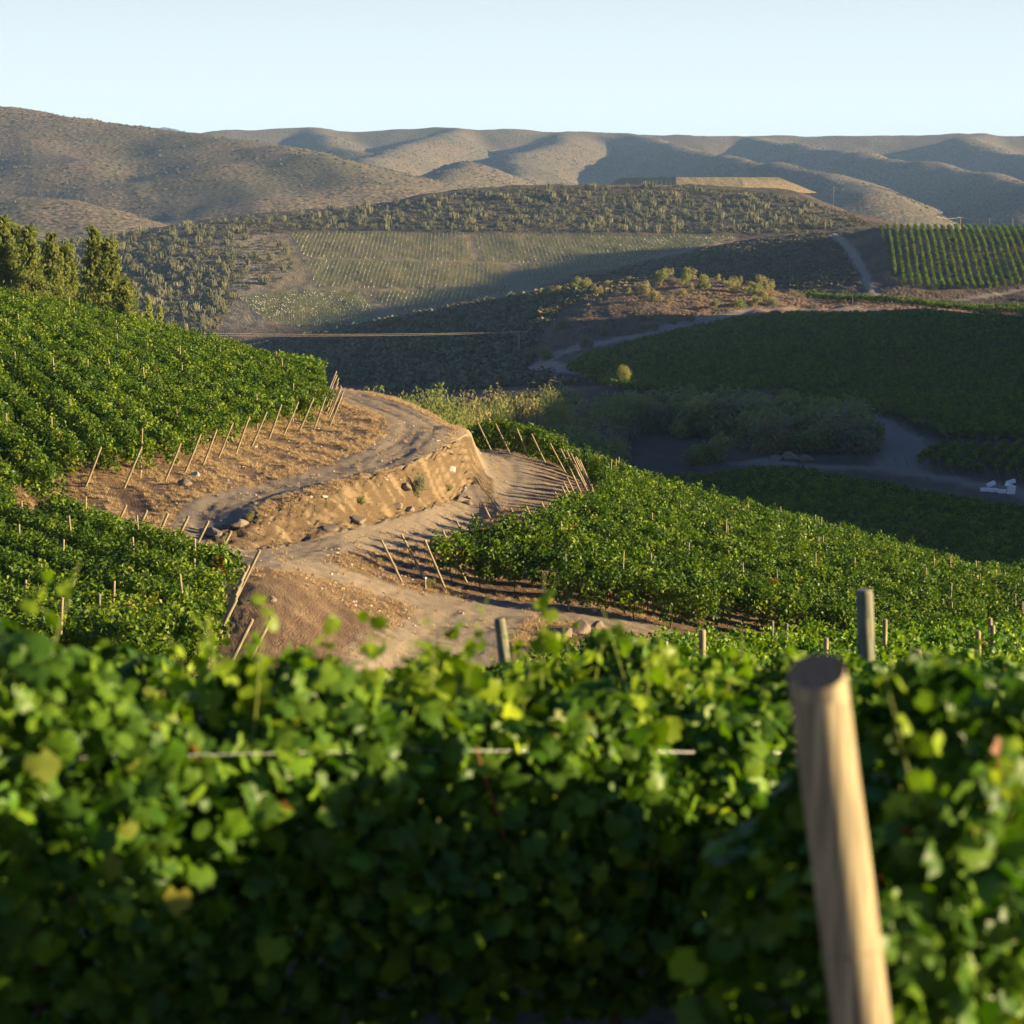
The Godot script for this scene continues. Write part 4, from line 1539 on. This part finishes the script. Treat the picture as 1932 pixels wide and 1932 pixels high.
const PATCH := [[545, 436], [1400, 440], [1330, 470], [1180, 512], [960, 560], [900, 600], [690, 632], [420, 632], [440, 580], [470, 545], [575, 538], [545, 470]]
const CACTUS_AREA := [[60, 470], [250, 440], [480, 408], [720, 390], [800, 372], [966, 354], [1150, 352], [1290, 352], [1460, 366], [1600, 402], [1640, 425], [1500, 440], [1400, 446], [560, 434], [545, 470], [560, 520], [500, 540], [430, 580], [400, 632], [300, 632], [230, 600], [60, 600]]

func cactus_hill() -> void:
	var patch := PackedVector2Array()
	for p in PATCH:
		patch.append(Vector2(p[0], p[1]))
	var area := PackedVector2Array()
	for p in CACTUS_AREA:
		area.append(Vector2(p[0], p[1]))
	var spots := []
	for i in 5200:
		var q := Vector2(rf(60, 1640), rf(350, 632))
		if not Geometry2D.is_point_in_polygon(q, area) or Geometry2D.is_point_in_polygon(q, patch): continue
		if q.x > 1230.0 and q.y < 372.0 and rng.randf() < 0.7: continue
		if q.x > 440.0 and q.x < 560.0 and q.y > 436.0 and rng.randf() < 0.75: continue
		var g := hit(q.x, q.y, 1100.0)
		if g == Vector3.ZERO: continue
		spots.append([g, 2.0 + 4.4 * pow(rng.randf(), 1.6)])
	spots.sort_custom(func(a, b): return a[1] / -a[0].z > b[1] / -b[0].z)
	var at := []
	var tint := []
	for i in spots.size():
		var h: float = spots[i][1]
		var w := h * rf(0.75, 1.15)
		if i < 300:
			var o := mi("cactus", CACTUS[rng.randi() % 6], M.cactus if rng.randf() < 0.6 else M.cactus_pale, self)
			o.position = spots[i][0]
			o.rotation.y = rf(0, TAU)
			o.scale = Vector3(w, h, w)
			tag(o, "tall many-armed cactus on the scrubby hill around the young vineyard", "cactus", "cacti on the scrubby hill")
		else:
			at.append(Transform3D(Basis.from_euler(Vector3(0, rf(0, TAU), 0)).scaled(Vector3(w, h, w)), spots[i][0]))
			tint.append(Color(0.125, 0.125, 0.06) * rf(0.7, 1.2))
	tag(mm("cacti", CACTUS[4], M.bush, at, tint, self), "smaller cacti scattered over the scrubby hill", "cacti", "", "stuff")
	var low := clump(46, Vector3(1.0, 0.7, 1.0), 0.5, 950, 0.8, 0.3, 0.5)
	var scrub_tints := [Color(0.07, 0.068, 0.033), Color(0.095, 0.09, 0.042), Color(0.12, 0.085, 0.045), Color(0.055, 0.06, 0.03), Color(0.12, 0.115, 0.055)]
	var keep := func(q: Vector2, _g: Vector3) -> bool: return not Geometry2D.is_point_in_polygon(q, patch) and not (q.x > 440.0 and q.x < 570.0 and q.y > 440.0 and rng.randf() < 0.7)
	scatter("hill_scrub", "low dark scrub between the cacti of the far hill", 17000, CACTUS_AREA, 1100.0, Vector2(1.0, 3.0), scrub_tints, low, M.bush, keep)
	var all := func(_q: Vector2, g: Vector3) -> bool: return road_at(g.x, -g.z) > 1.5
	scatter("slope_scrub", "grey-green scrub on the shaded slope behind the power pole", 5200, [[440, 660], [640, 622], [800, 588], [966, 560], [1100, 540], [1200, 532], [1060, 580], [1010, 640], [990, 700], [1100, 726], [760, 740], [640, 720], [560, 690]], 420.0, Vector2(1.3, 3.6), [Color(0.11, 0.13, 0.08), Color(0.075, 0.095, 0.055), Color(0.15, 0.125, 0.065)], low, M.bush, all)
	scatter("ridge_scrub", "dark scrub on the shaded ridge left of the striped vines", 3200, [[1000, 550], [1200, 500], [1400, 458], [1560, 438], [1600, 450], [1620, 540], [1500, 545], [1300, 524]], 770.0, Vector2(0.9, 2.4), [Color(0.085, 0.09, 0.055), Color(0.12, 0.10, 0.06)], low, M.bush, all)
	scatter("spur_scrub", "small dry tufts over the brown spur", 900, [[1010, 650], [1120, 560], [1250, 530], [1480, 545], [1500, 575], [1300, 605], [1100, 660]], 560.0, Vector2(0.3, 1.0), [Color(0.24, 0.17, 0.07), Color(0.12, 0.12, 0.06)], low, M.bush, all)
	# far slopes
	var at2 := []
	var tint2 := []
	for i in 80000:
		var k := rng.randi() % far_pos.size()
		var p := far_pos[k]
		if -p.z > 4700.0 or absf(p.x / p.z) > 0.29: continue
		var dens := nz.get_noise_2d(p.x * 0.03, p.z * 0.03)
		if dens < rf(-0.6, 0.5): continue
		var nx: Vector3 = far_pos[mini(k + 1, far_pos.size() - 1)]
		var q := p.lerp(nx, rng.randf()) if p.distance_to(nx) < 90.0 else p
		var nc: Vector3 = far_pos[mini(k + far_nr, far_pos.size() - 1)]
		q += (nc - p) * rng.randf()
		var s := rf(0.8, 2.1)
		at2.append(Transform3D(Basis.from_euler(Vector3(0, rf(0, TAU), 0)).scaled(Vector3(s * 1.3, s, s * 1.3)), q))
		tint2.append([Color(0.085, 0.085, 0.045), Color(0.11, 0.105, 0.055), Color(0.07, 0.075, 0.04)][i % 3])
	tag(mm("mountain_scrub", clump(14, Vector3(1.0, 0.7, 1.0), 0.9, 960), M.bush, at2, tint2, self), "dark scrub speckling the distant hills", "shrubs", "", "stuff")

# ragged upright crowns made of drooping sprays
func tree_crown(sd: int, wide: float, sprays: int, size: float) -> ArrayMesh:
	var r := RandomNumberGenerator.new()
	r.seed = sd
	var v := PackedVector3Array()
	var limbs := 84
	for i in limbs:
		var t := pow(float(i) / limbs, 0.9)
		var a := i * 2.399 + r.randf_range(-0.4, 0.4)
		var reach := wide * (1.0 - t) * r.randf_range(0.55, 1.15) + 0.012
		var h0 := lerpf(0.10, 0.96, t)
		var tip := Vector3(cos(a) * reach, h0 + reach * r.randf_range(-0.1, 0.35) + 0.01, sin(a) * reach)
		var root := Vector3(0, h0, 0)
		var n := int(sprays * (0.35 + reach / wide))
		for j in n:
			var f := pow(r.randf(), 0.6)
			var spread := (0.018 + 0.05 * f) * (1.0 - 0.75 * t)
			var p := root.lerp(tip, f) + Vector3(r.randf_range(-1, 1), r.randf_range(-1.0, 1.0), r.randf_range(-1, 1)) * spread
			var out := Vector3(cos(a), 0.0, sin(a))
			var along := (out * r.randf_range(0.0, 0.8) + Vector3(r.randf_range(-0.6, 0.6), r.randf_range(-0.4, 1.0), r.randf_range(-0.6, 0.6))).normalized()
			var side := along.cross(Vector3(r.randf_range(-1, 1), r.randf_range(-1, 1), r.randf_range(-1, 1))).normalized()
			var s := size * r.randf_range(0.7, 1.4)
			v.append_array([p - along * s * 0.5, p + side * s * 0.22, p + along * s * 0.6, p - along * s * 0.5, p + along * s * 0.6, p - side * s * 0.22])
	var st := SurfaceTool.new()
	st.begin(Mesh.PRIMITIVE_TRIANGLES)
	st.set_smooth_group(-1)
	for q in v:
		st.add_vertex(q)
	st.generate_normals()
	return st.commit()

func left_trees() -> void:
	for i in 4:
		TREE.append(tree_crown(1200 + i, 0.24, 260, 0.0165))
	var poplar := tree_crown(1300, 0.10, 100, 0.018)
	# [u, v of the tip, d, colour, height-to-width factor, label]
	var list := [
		[-50, 425, 236, 0, 1.0, "tall olive conifer at the very edge of the view"],
		[6, 430, 228, 0, 1.0, "tallest olive conifer of the group, cut by the left edge"],
		[30, 446, 245, 1, 0.9, "dark conifer between the leftmost two pale ones"],
		[55, 447, 232, 0, 1.0, "pale conifer with a rounded tip, third from the left edge"],
		[86, 478, 250, 1, 0.85, "shaded dark conifer left of the pointed one"],
		[98, 461, 238, 1, 0.8, "dark conifer with a thin pointed tip"],
		[126, 478, 240, 1, 0.95, "narrow dark conifer in the gap before the big pair"],
		[178, 450, 226, 0, 0.9, "larger of the two sunlit conifers standing free on the right"],
		[206, 470, 222, 0, 1.15, "smaller of the two sunlit conifers standing free on the right"],
		[236, 540, 216, 0, 1.3, "low bushy conifer at the right foot of the free pair"],
	]
	for e in list:
		var top := pt(e[0], e[1], e[2])
		var g := on(top.x, e[2])
		var h: float = (top.y - g.y) * 1.07
		var o := thing("conifer", e[5], "tree", g, "conifers behind the left vines")
		var c := mi("crown", TREE[rng.randi() % 4], M.conifer, o)
		c.scale = Vector3(h * e[4] * 0.85, h, h * e[4] * 0.85)
		c.rotation.y = rf(0, TAU)
		mi("trunk", tube_mesh([[Vector3(0, -0.4, 0), h * 0.017], [Vector3(0.1, h * 0.4, 0), h * 0.011], [Vector3(0, h * 0.93, 0), h * 0.002]], 8), M.bark, o)
	for e in [[280, 552, 205, "taller of two slim bright poplars by the conifers"], [301, 568, 203, "shorter of two slim bright poplars by the conifers"]]:
		var top := pt(e[0], e[1], e[2])
		var g := on(top.x, e[2])
		var h: float = top.y - g.y
		var o := thing("poplar", e[3], "tree", g, "slim poplars")
		var c := mi("crown", poplar, M.poplar, o)
		var w: float = h * 0.62
		c.scale = Vector3(w, h, w)
		c.rotation.y = rf(0, TAU)
		mi("trunk", tube_mesh([[Vector3(0, -0.3, 0), 0.16], [Vector3(0, h * 0.9, 0), 0.03]], 8), M.bark, o)

# ---------------------------------------------------------------- poles, rocks, crates and grass
func far_materials() -> void:
	M.guard = mat("pale_vine_guard", lin(0.72, 0.72, 0.68), 0.6)
	M.cactus = mat("cactus_skin", lin(0.105, 0.105, 0.050), 0.8)
	M.cactus_pale = mat("dry_cactus_skin", lin(0.165, 0.155, 0.075), 0.8)
	M.conifer = mat("olive_needles", lin(0.060, 0.088, 0.016), 0.7)
	M.poplar = mat("poplar_leaf", lin(0.14, 0.19, 0.03), 0.6)
	for k in ["conifer", "poplar"]:
		M[k].backlight_enabled = true
		M[k].backlight = Color(0.6, 0.6, 0.3)
	M.rock = mat("granite", Color.WHITE, 0.9)
	M.rock.albedo_texture = noise_tex(0.04, 0.42, 0.72, 5, 256, 71)
	M.rock.uv1_triplanar = true
	M.rock.uv1_scale = Vector3(1.6, 1.6, 1.6)
	M.rock.albedo_color = Color(0.80, 0.72, 0.62)
	M.chalk = M.rock.duplicate()
	M.chalk.albedo_color = Color(0.92, 0.87, 0.78)
	M.chalk.albedo_texture = noise_tex(0.05, 0.55, 0.85, 4, 256, 72)
	M.fill = mat("earth_fill", lin(0.40, 0.32, 0.17), 0.95)
	M.fill.albedo_texture = noise_tex(0.05, 0.6, 1.0, 5, 256, 73)
	M.fill.uv1_triplanar = true
	M.fill.uv1_scale = Vector3(0.03, 0.03, 0.03)
	M.rust = mat("rusty_wire", lin(0.16, 0.12, 0.09), 0.7)
	M.crate = mat("white_plastic", lin(0.78, 0.79, 0.80), 0.45)
	M.line = mat("power_cable", lin(0.50, 0.40, 0.26), 0.6)

func power_pole(label: String, at: Vector3, h: float, r: float, arm: float) -> Node3D:
	var o := thing("power_pole", label, "power pole", at, "power poles")
	mi("shaft", tube_mesh([[Vector3(0, -0.5, 0), r], [Vector3(0, h, 0), r * 0.7]], 8), M.wood, o)
	if arm > 0.0:
		var y := h - 0.25
		mi("crossarm", tube_mesh([[Vector3(-arm, y, 0), r * 0.6], [Vector3(arm, y, 0), r * 0.6]], 6), M.wood, o)
		for e in [-1.0, 1.0]:
			mi("brace", tube_mesh([[Vector3(arm * 0.75 * e, y, 0.05), r * 0.35], [Vector3(0, y - arm * 0.6, 0.05), r * 0.35]], 5), M.wood, o)
			mi("insulator", tube_mesh([[Vector3(arm * 0.9 * e, y, 0), r * 0.3], [Vector3(arm * 0.9 * e, y + 0.3, 0), r * 0.45]], 6), M.guard, o)
	return o

func cable(label: String, a: Vector3, b: Vector3, sag: float, r: float) -> void:
	var pts := []
	for i in 13:
		var t := i / 12.0
		pts.append([a.lerp(b, t) - Vector3(0, sag * 4.0 * t * (1.0 - t), 0), r])
	var o := mi("power_cable", tube_mesh(pts, 5, false), M.line, self)
	tag(o, label, "cable", "power cables")

func poles() -> void:
	var g := onu(979, 640)
	var top := pt(979, 624.5, 640)
	var h := top.y - g.y
	power_pole("wooden power pole with a braced crossarm on the shaded scrub slope", g, h, 0.3, 2.6)
	var far := pt(-260, 604, 600)
	for i in 2:
		var w := ["upper", "lower"][i] as String
		cable("%s power cable running left from the pole across the valley" % w, top + Vector3(0.4 - 0.8 * i, -0.2 - 0.3 * i, 0), far + Vector3(0, -0.9 * i, 0), 2.0, 0.045)
	var list := [[1573, 353, 1560, 9.0, "pole with a short crossarm on the right shoulder of the cactus hill", 1.2], [1692, 407, 935, 0.0, "slim pole above the left end of the striped vines", 0.0], [1767, 407, 930, 0.0, "slim pole rising over the middle of the striped vines", 0.0], [1812, 409, 940, 0.0, "pole with a small crossarm over the striped vines", 1.0], [1867, 412, 930, 0.0, "slim pole over the right of the striped vines", 0.0], [1911, 411, 925, 0.0, "slim pole nearest the right edge above the striped vines", 0.0]]
	var tops := []
	for e in list:
		var t := pt(e[0], e[1], e[2])
		var f := on(t.x, e[2])
		power_pole(e[4], f, maxf(t.y - f.y, 3.0), 0.16, e[5])
		tops.append(t)
	var names := ["", "left", "second", "third", "right"]
	for i in range(1, 5):
		cable("thin %s cable strung between the poles above the striped vines" % names[i], tops[i] - Vector3(0, 0.2, 0), tops[i + 1] - Vector3(0, 0.2, 0), 0.8, 0.05)

func mesa() -> void:
	# the flat-topped earth bank on the cactus hill
	var st := SurfaceTool.new()
	st.begin(Mesh.PRIMITIVE_TRIANGLES)
	st.set_smooth_group(-1)
	var ty := pt(1300, 334.5, 1740).y
	var u0 := [1175, 1215, 1275, 1330, 1400, 1468]
	var n := u0.size()
	for i in n - 1:
		for k in 2:
			pass
	var d0 := 1735.0
	var front := []
	var foot := []
	for i in n:
		var u: float = u0[i]
		var q := pt(u, 334.5, d0 + maxf(0.0, (1275.0 - u) * 0.9))
		front.append(Vector3(q.x, ty, q.z))
		var spread := 14.0
		var f := Vector3(q.x + (-16.0 if i == 0 else (30.0 if i == n - 1 else 0.0)), ty - 12.0, q.z + (22.0 if i < n - 1 else 6.0))
		foot.append(f)
	var back := []
	for i in n:
		back.append(front[i] + Vector3(0, 0, -90))
	var backfoot := []
	for i in n:
		backfoot.append(Vector3(foot[i].x, ty - 14.0, front[i].z - 115.0))
	var quads := []
	for i in n - 1:
		quads.append([foot[i], foot[i + 1], front[i], front[i + 1]])
		quads.append([front[i], front[i + 1], back[i], back[i + 1]])
	quads.append([backfoot[0], foot[0], back[0], front[0]])
	quads.append([foot[n - 1], backfoot[n - 1], front[n - 1], back[n - 1]])
	for q in quads:
		for m in 8:
			for l in 5:
				var c := []
				for o in [[m, l], [m + 1, l], [m, l + 1], [m + 1, l + 1]]:
					var p: Vector3 = (q[0] as Vector3).lerp(q[1], o[0] / 8.0).lerp((q[2] as Vector3).lerp(q[3], o[0] / 8.0), o[1] / 5.0)
					p.y += nz.get_noise_2d(p.x * 1.2, p.z * 1.2) * 0.35
					c.append(p)
				for w in [0, 2, 1, 1, 2, 3]:
					st.add_vertex(c[w])
	st.generate_normals()
	tag(mi("earth_bank", st.commit(), M.fill, self), "flat-topped pale earth bank on the crest of the cactus hill", "embankment")
	for i in 7:
		var t := pt(1222 + i * 8.5, 338, 1728)
		post("fence_post", "tiny fence post below the shaded end of the earth bank", "fence posts at the earth bank", Vector3(t.x, ty - 6.5, t.z + 4.0), 0.0, 0.0, 3.6, 0.14, M.greywood, 5)

var ROCKS := []
func rock_mesh(sd: int) -> ArrayMesh:
	# a boulder broken along flat faces: a ball cut back by random planes
	var r := RandomNumberGenerator.new()
	r.seed = sd
	var planes := []
	for i in 11:
		var z := r.randf_range(-1.0, 1.0)
		var a := r.randf_range(0.0, TAU)
		var q := sqrt(1.0 - z * z)
		planes.append([Vector3(q * cos(a), z, q * sin(a)), r.randf_range(0.30, 0.46)])
	var s := SphereMesh.new()
	s.radial_segments = 20
	s.rings = 11
	s.radius = 0.55
	s.height = 1.1
	var a2 := s.surface_get_arrays(0)
	var v: PackedVector3Array = a2[Mesh.ARRAY_VERTEX]
	var idx: PackedInt32Array = a2[Mesh.ARRAY_INDEX]
	for i in v.size():
		var p := v[i]
		for e in planes:
			var over: float = p.dot(e[0]) - e[1]
			if over > 0.0:
				p -= (e[0] as Vector3) * over * 0.95
		v[i] = p * Vector3(1.2, 0.8, 1.0)
	var st := SurfaceTool.new()
	st.begin(Mesh.PRIMITIVE_TRIANGLES)
	st.set_smooth_group(-1)
	for i in idx:
		st.add_vertex(v[i])
	st.generate_normals()
	return st.commit()

func rocks() -> void:
	for i in 4:
		ROCKS.append(rock_mesh(40 + i))
	var list := [
		[850, 889, 0.55, 1, "white chalky rock high on the end of the cut bank"], [748, 958, 0.62, 0, "grey stone at the foot of the cut bank"], [773, 965, 0.55, 0, "tan stone at the foot of the bank, right of the grey one"],
		[676, 983, 0.60, 0, "dark-sided stone below the middle of the cut bank"], [621, 1001, 0.55, 0, "pale grey stone beside the lower road under the bank"], [765, 921, 0.55, 0, "rock stuck in the cut bank beside the green plant"],
		[611, 939, 0.35, 1, "small pale stone on the lip of the bank"], [399, 1010, 0.75, 0, "round tan boulder at the left tip of the bank"], [452, 993, 0.7, 0, "flat grey stone on the bank right of the round boulder"],
		[369, 899, 0.55, 1, "pale flat stone on the dry slope under the end posts"], [348, 915, 0.7, 0, "long grey slab lying on the dry slope"], [508, 1136, 0.4, 0, "lone grey stone on the brown slope below the fork"],
		[882, 951, 0.45, 0, "brown stone at the right end of the bank foot"], [884, 941, 0.35, 0, "smaller stone just behind the one at the right end of the bank"], [1094, 1193, 0.9, 0, "large grey rock in the hollow beside the lower track"], [1064, 1200, 0.7, 0, "flat rock left of the large one in the hollow"], [1130, 1186, 0.55, 0, "rock right of the large one in the hollow"],
		[1490, 868, 3.0, 0, "pale boulder under the shaded thicket"], [1520, 870, 2.4, 0, "boulder right of the pale one under the thicket"], [1462, 868, 2.0, 0, "small boulder left of the pale one under the thicket"],
	]
	for e in list:
		var g := hit(e[0], e[1], 52.0)
		var o := mi("rock", ROCKS[rng.randi() % 4], M.chalk if e[3] == 1 else M.rock, self)
		var s: float = e[2]
		o.position = g + Vector3(0, s * 0.10, 0)
		o.rotation = Vector3(rf(-0.3, 0.3), rf(0, TAU), rf(-0.3, 0.3))
		o.scale = Vector3(s * rf(0.9, 1.3), s * rf(0.75, 1.0), s)
		tag(o, e[4], "rock", "loose rocks")
	# loose clods and pebbles
	var at := []
	var tint := []
	for i in 2600:
		var u := rf(380, 950)
		var d := rf(78, 140)
		var x := xu(u, d)
		var road := road_at(x, d)
		if road < 0.9 and rng.randf() < 0.8: continue
		var s := pow(rng.randf(), 3.0) * 0.16 + 0.025
		at.append(Transform3D(Basis.from_euler(Vector3(rf(0, 3), rf(0, 3), 0)).scaled(Vector3(s, s * 0.7, s)), on(x, d)))
		var t := rng.randf()
		tint.append(Color(0.30, 0.19, 0.10).lerp(Color(0.42, 0.36, 0.28), t))
	var pm := mat("pebble", Color.WHITE, 0.95, true)
	tag(mm("pebbles", ROCKS[1], pm, at, tint, self), "clods and pebbles strewn on the bank and road edges", "pebbles", "", "stuff")

func grass() -> void:
	# a tuft of dry blades
	var tufts := []
	for k in 3:
		var r := RandomNumberGenerator.new()
		r.seed = 1500 + k
		var st := SurfaceTool.new()
		st.begin(Mesh.PRIMITIVE_TRIANGLES)
		st.set_smooth_group(-1)
		for i in 22:
			var a := r.randf_range(0, TAU)
			var f := r.randf_range(0.0, 0.35)
			var p := Vector3(cos(a) * f, -0.05, sin(a) * f)
			var q := p + Vector3(cos(a) * r.randf_range(0.1, 0.7), r.randf_range(0.5, 1.0), sin(a) * r.randf_range(0.1, 0.7))
			var w := Vector3(-sin(a), 0, cos(a)) * 0.035
			for v in [p - w, q, p + w]:
				st.add_vertex(v)
		st.generate_normals()
		tufts.append(st.commit())
	M.straw = mat("dry_grass", Color.WHITE, 0.8, true)
	M.straw.backlight_enabled = true
	M.straw.backlight = Color(0.7, 0.65, 0.5)
	var at := [[], [], []]
	var tint := [[], [], []]
	for i in 110000:
		var u := rf(-60, 1250)
		var d := rf(76, 152)
		if u > 960.0 and d > 92.0: continue
		var x := xu(u, d)
		var road := road_at(x, d)
		if road < 1.15 and rng.randf() > 0.05: continue
		var n := nz.get_noise_2d(x * 3.0 + 50.0, d * 3.0)
		var streak := 0.5 + 0.5 * sin((x * 0.92 + d * 0.39) * TAU / 1.75 + n * 2.0)
		var want := 0.10 + 0.55 * streak * streak + n * 0.5
		if d < 92.0: want *= 0.22
		if road < 2.0: want += 0.22
		if u > 420.0 and u < 900.0 and gy(x, d + 0.6) - gy(x, d - 0.6) > 0.3: want = 0.30 + n * 0.5
		if rng.randf() > want: continue
		var s := rf(0.07, 0.22)
		var k := i % 3
		at[k].append(Transform3D(Basis.from_euler(Vector3(0, rf(0, TAU), 0)).scaled(Vector3(s * 1.3, s, s * 1.3)), on(x, d)))
		var t := rng.randf()
		tint[k].append(Color(0.52, 0.395, 0.22).lerp(Color(0.32, 0.22, 0.11), t * t))
	for k in 3:
		tag(mm("dry_grass", tufts[k], M.straw, at[k], tint[k], self), "dry straw-coloured grass on the slope and along the road edges", "grass", "", "stuff")

func crates() -> void:
	var st := SurfaceTool.new()
	st.begin(Mesh.PRIMITIVE_TRIANGLES)
	var box := func(c: Vector3, s: Vector3) -> void:
		var b := BoxMesh.new()
		b.size = s
		st.append_from(b, 0, Transform3D(Basis(), c))
	box.call(Vector3(0, 0.03, 0), Vector3(1.2, 0.06, 0.8))
	for e in [-1.0, 1.0]:
		box.call(Vector3(0, 0.25, 0.385 * e), Vector3(1.2, 0.40, 0.03))
		box.call(Vector3(0.585 * e, 0.25, 0), Vector3(0.03, 0.40, 0.738))
		box.call(Vector3(0, 0.475, 0.40 * e), Vector3(1.26, 0.05, 0.06))
		box.call(Vector3(0.60 * e, 0.475, 0), Vector3(0.06, 0.05, 0.738))
		for k in 5:
			box.call(Vector3(-0.44 + 0.22 * k, 0.25, 0.408 * e), Vector3(0.04, 0.38, 0.016))
	var me := st.commit()
	var list := [[1858, 927, 0.0, 0.0, 0.0, "leftmost white crate lying flat on the valley road"], [1874, 928, 0.3, 0.0, 0.0, "white crate touching the leftmost one"], [1871, 921, 0.2, 0.45, 0.42, "white crate tipped up on the left pair"], [1890, 930, -0.2, 0.0, 0.0, "white crate between the two heaps"], [1903, 925, 0.6, 0.5, -0.5, "white crate leaning in the right heap"], [1908, 922, 0.1, 0.9, 0.3, "white crate resting on top of the right heap"], [1907, 932, 0.1, 0.0, 1.5, "white crate stood on end in front of the right heap"], [1915, 932, -0.1, 0.0, 1.5, "rightmost white crate stood on end"]]
	for e in list:
		var g := hit(e[0], e[1], 300.0)
		var o := mi("crate", me, M.crate, self)
		o.position = g + Vector3(0, (0.6 if absf(e[4]) > 1.0 else 0.0) + e[3] * 0.9, 0)
		o.rotation = Vector3(0, e[2], e[4])
		tag(o, e[5], "crate", "white crates on the valley road")

func bank_plants() -> void:
	var g := hit(789, 938, 60.0)
	bush("shrub", "lone grey-green shrub growing out of the cut bank", "shrub", "", g, 0.75, 1.25, 4)
	g = hit(680, 950, 60.0)
	bush("shrub", "small dull green weed on the face of the cut bank", "shrub", "", g, 0.6, 0.4, 1)
	for e in [[845, 925, "low green weed below the white chalky rock"], [810, 1108, "upright weed beside the first vines of the right slope"], [470, 985, "dry brown weed on the bank by the flat grey stone"]]:
		g = hit(e[0], e[1], 60.0)
		bush("shrub", e[2], "shrub", "", g, 0.6, 0.55, 6)
	g = hit(803, 1112, 60.0)
	var o := thing("irrigation_riser", "thin white-capped irrigation riser beside the first right slope vines", "pipe", g)
	mi("pipe", tube_mesh([[Vector3(0, -0.1, 0), 0.018], [Vector3(0, 0.42, 0), 0.018]], 8), M.wire, o)
	mi("cap", tube_mesh([[Vector3(0, 0.42, 0), 0.035], [Vector3(0, 0.50, 0), 0.03]], 8), M.crate, o)

func build_rest() -> void:
	make_plant_materials()
	far_materials()
	make_bushes()
	near_slopes()
	front_vines()
	front_posts()
	valley_vines()
	young_vines()
	valley_bushes()
	cactus_hill()
	left_trees()
	mesa()
	poles()
	rocks()
	crates()
	bank_plants()
	grass()
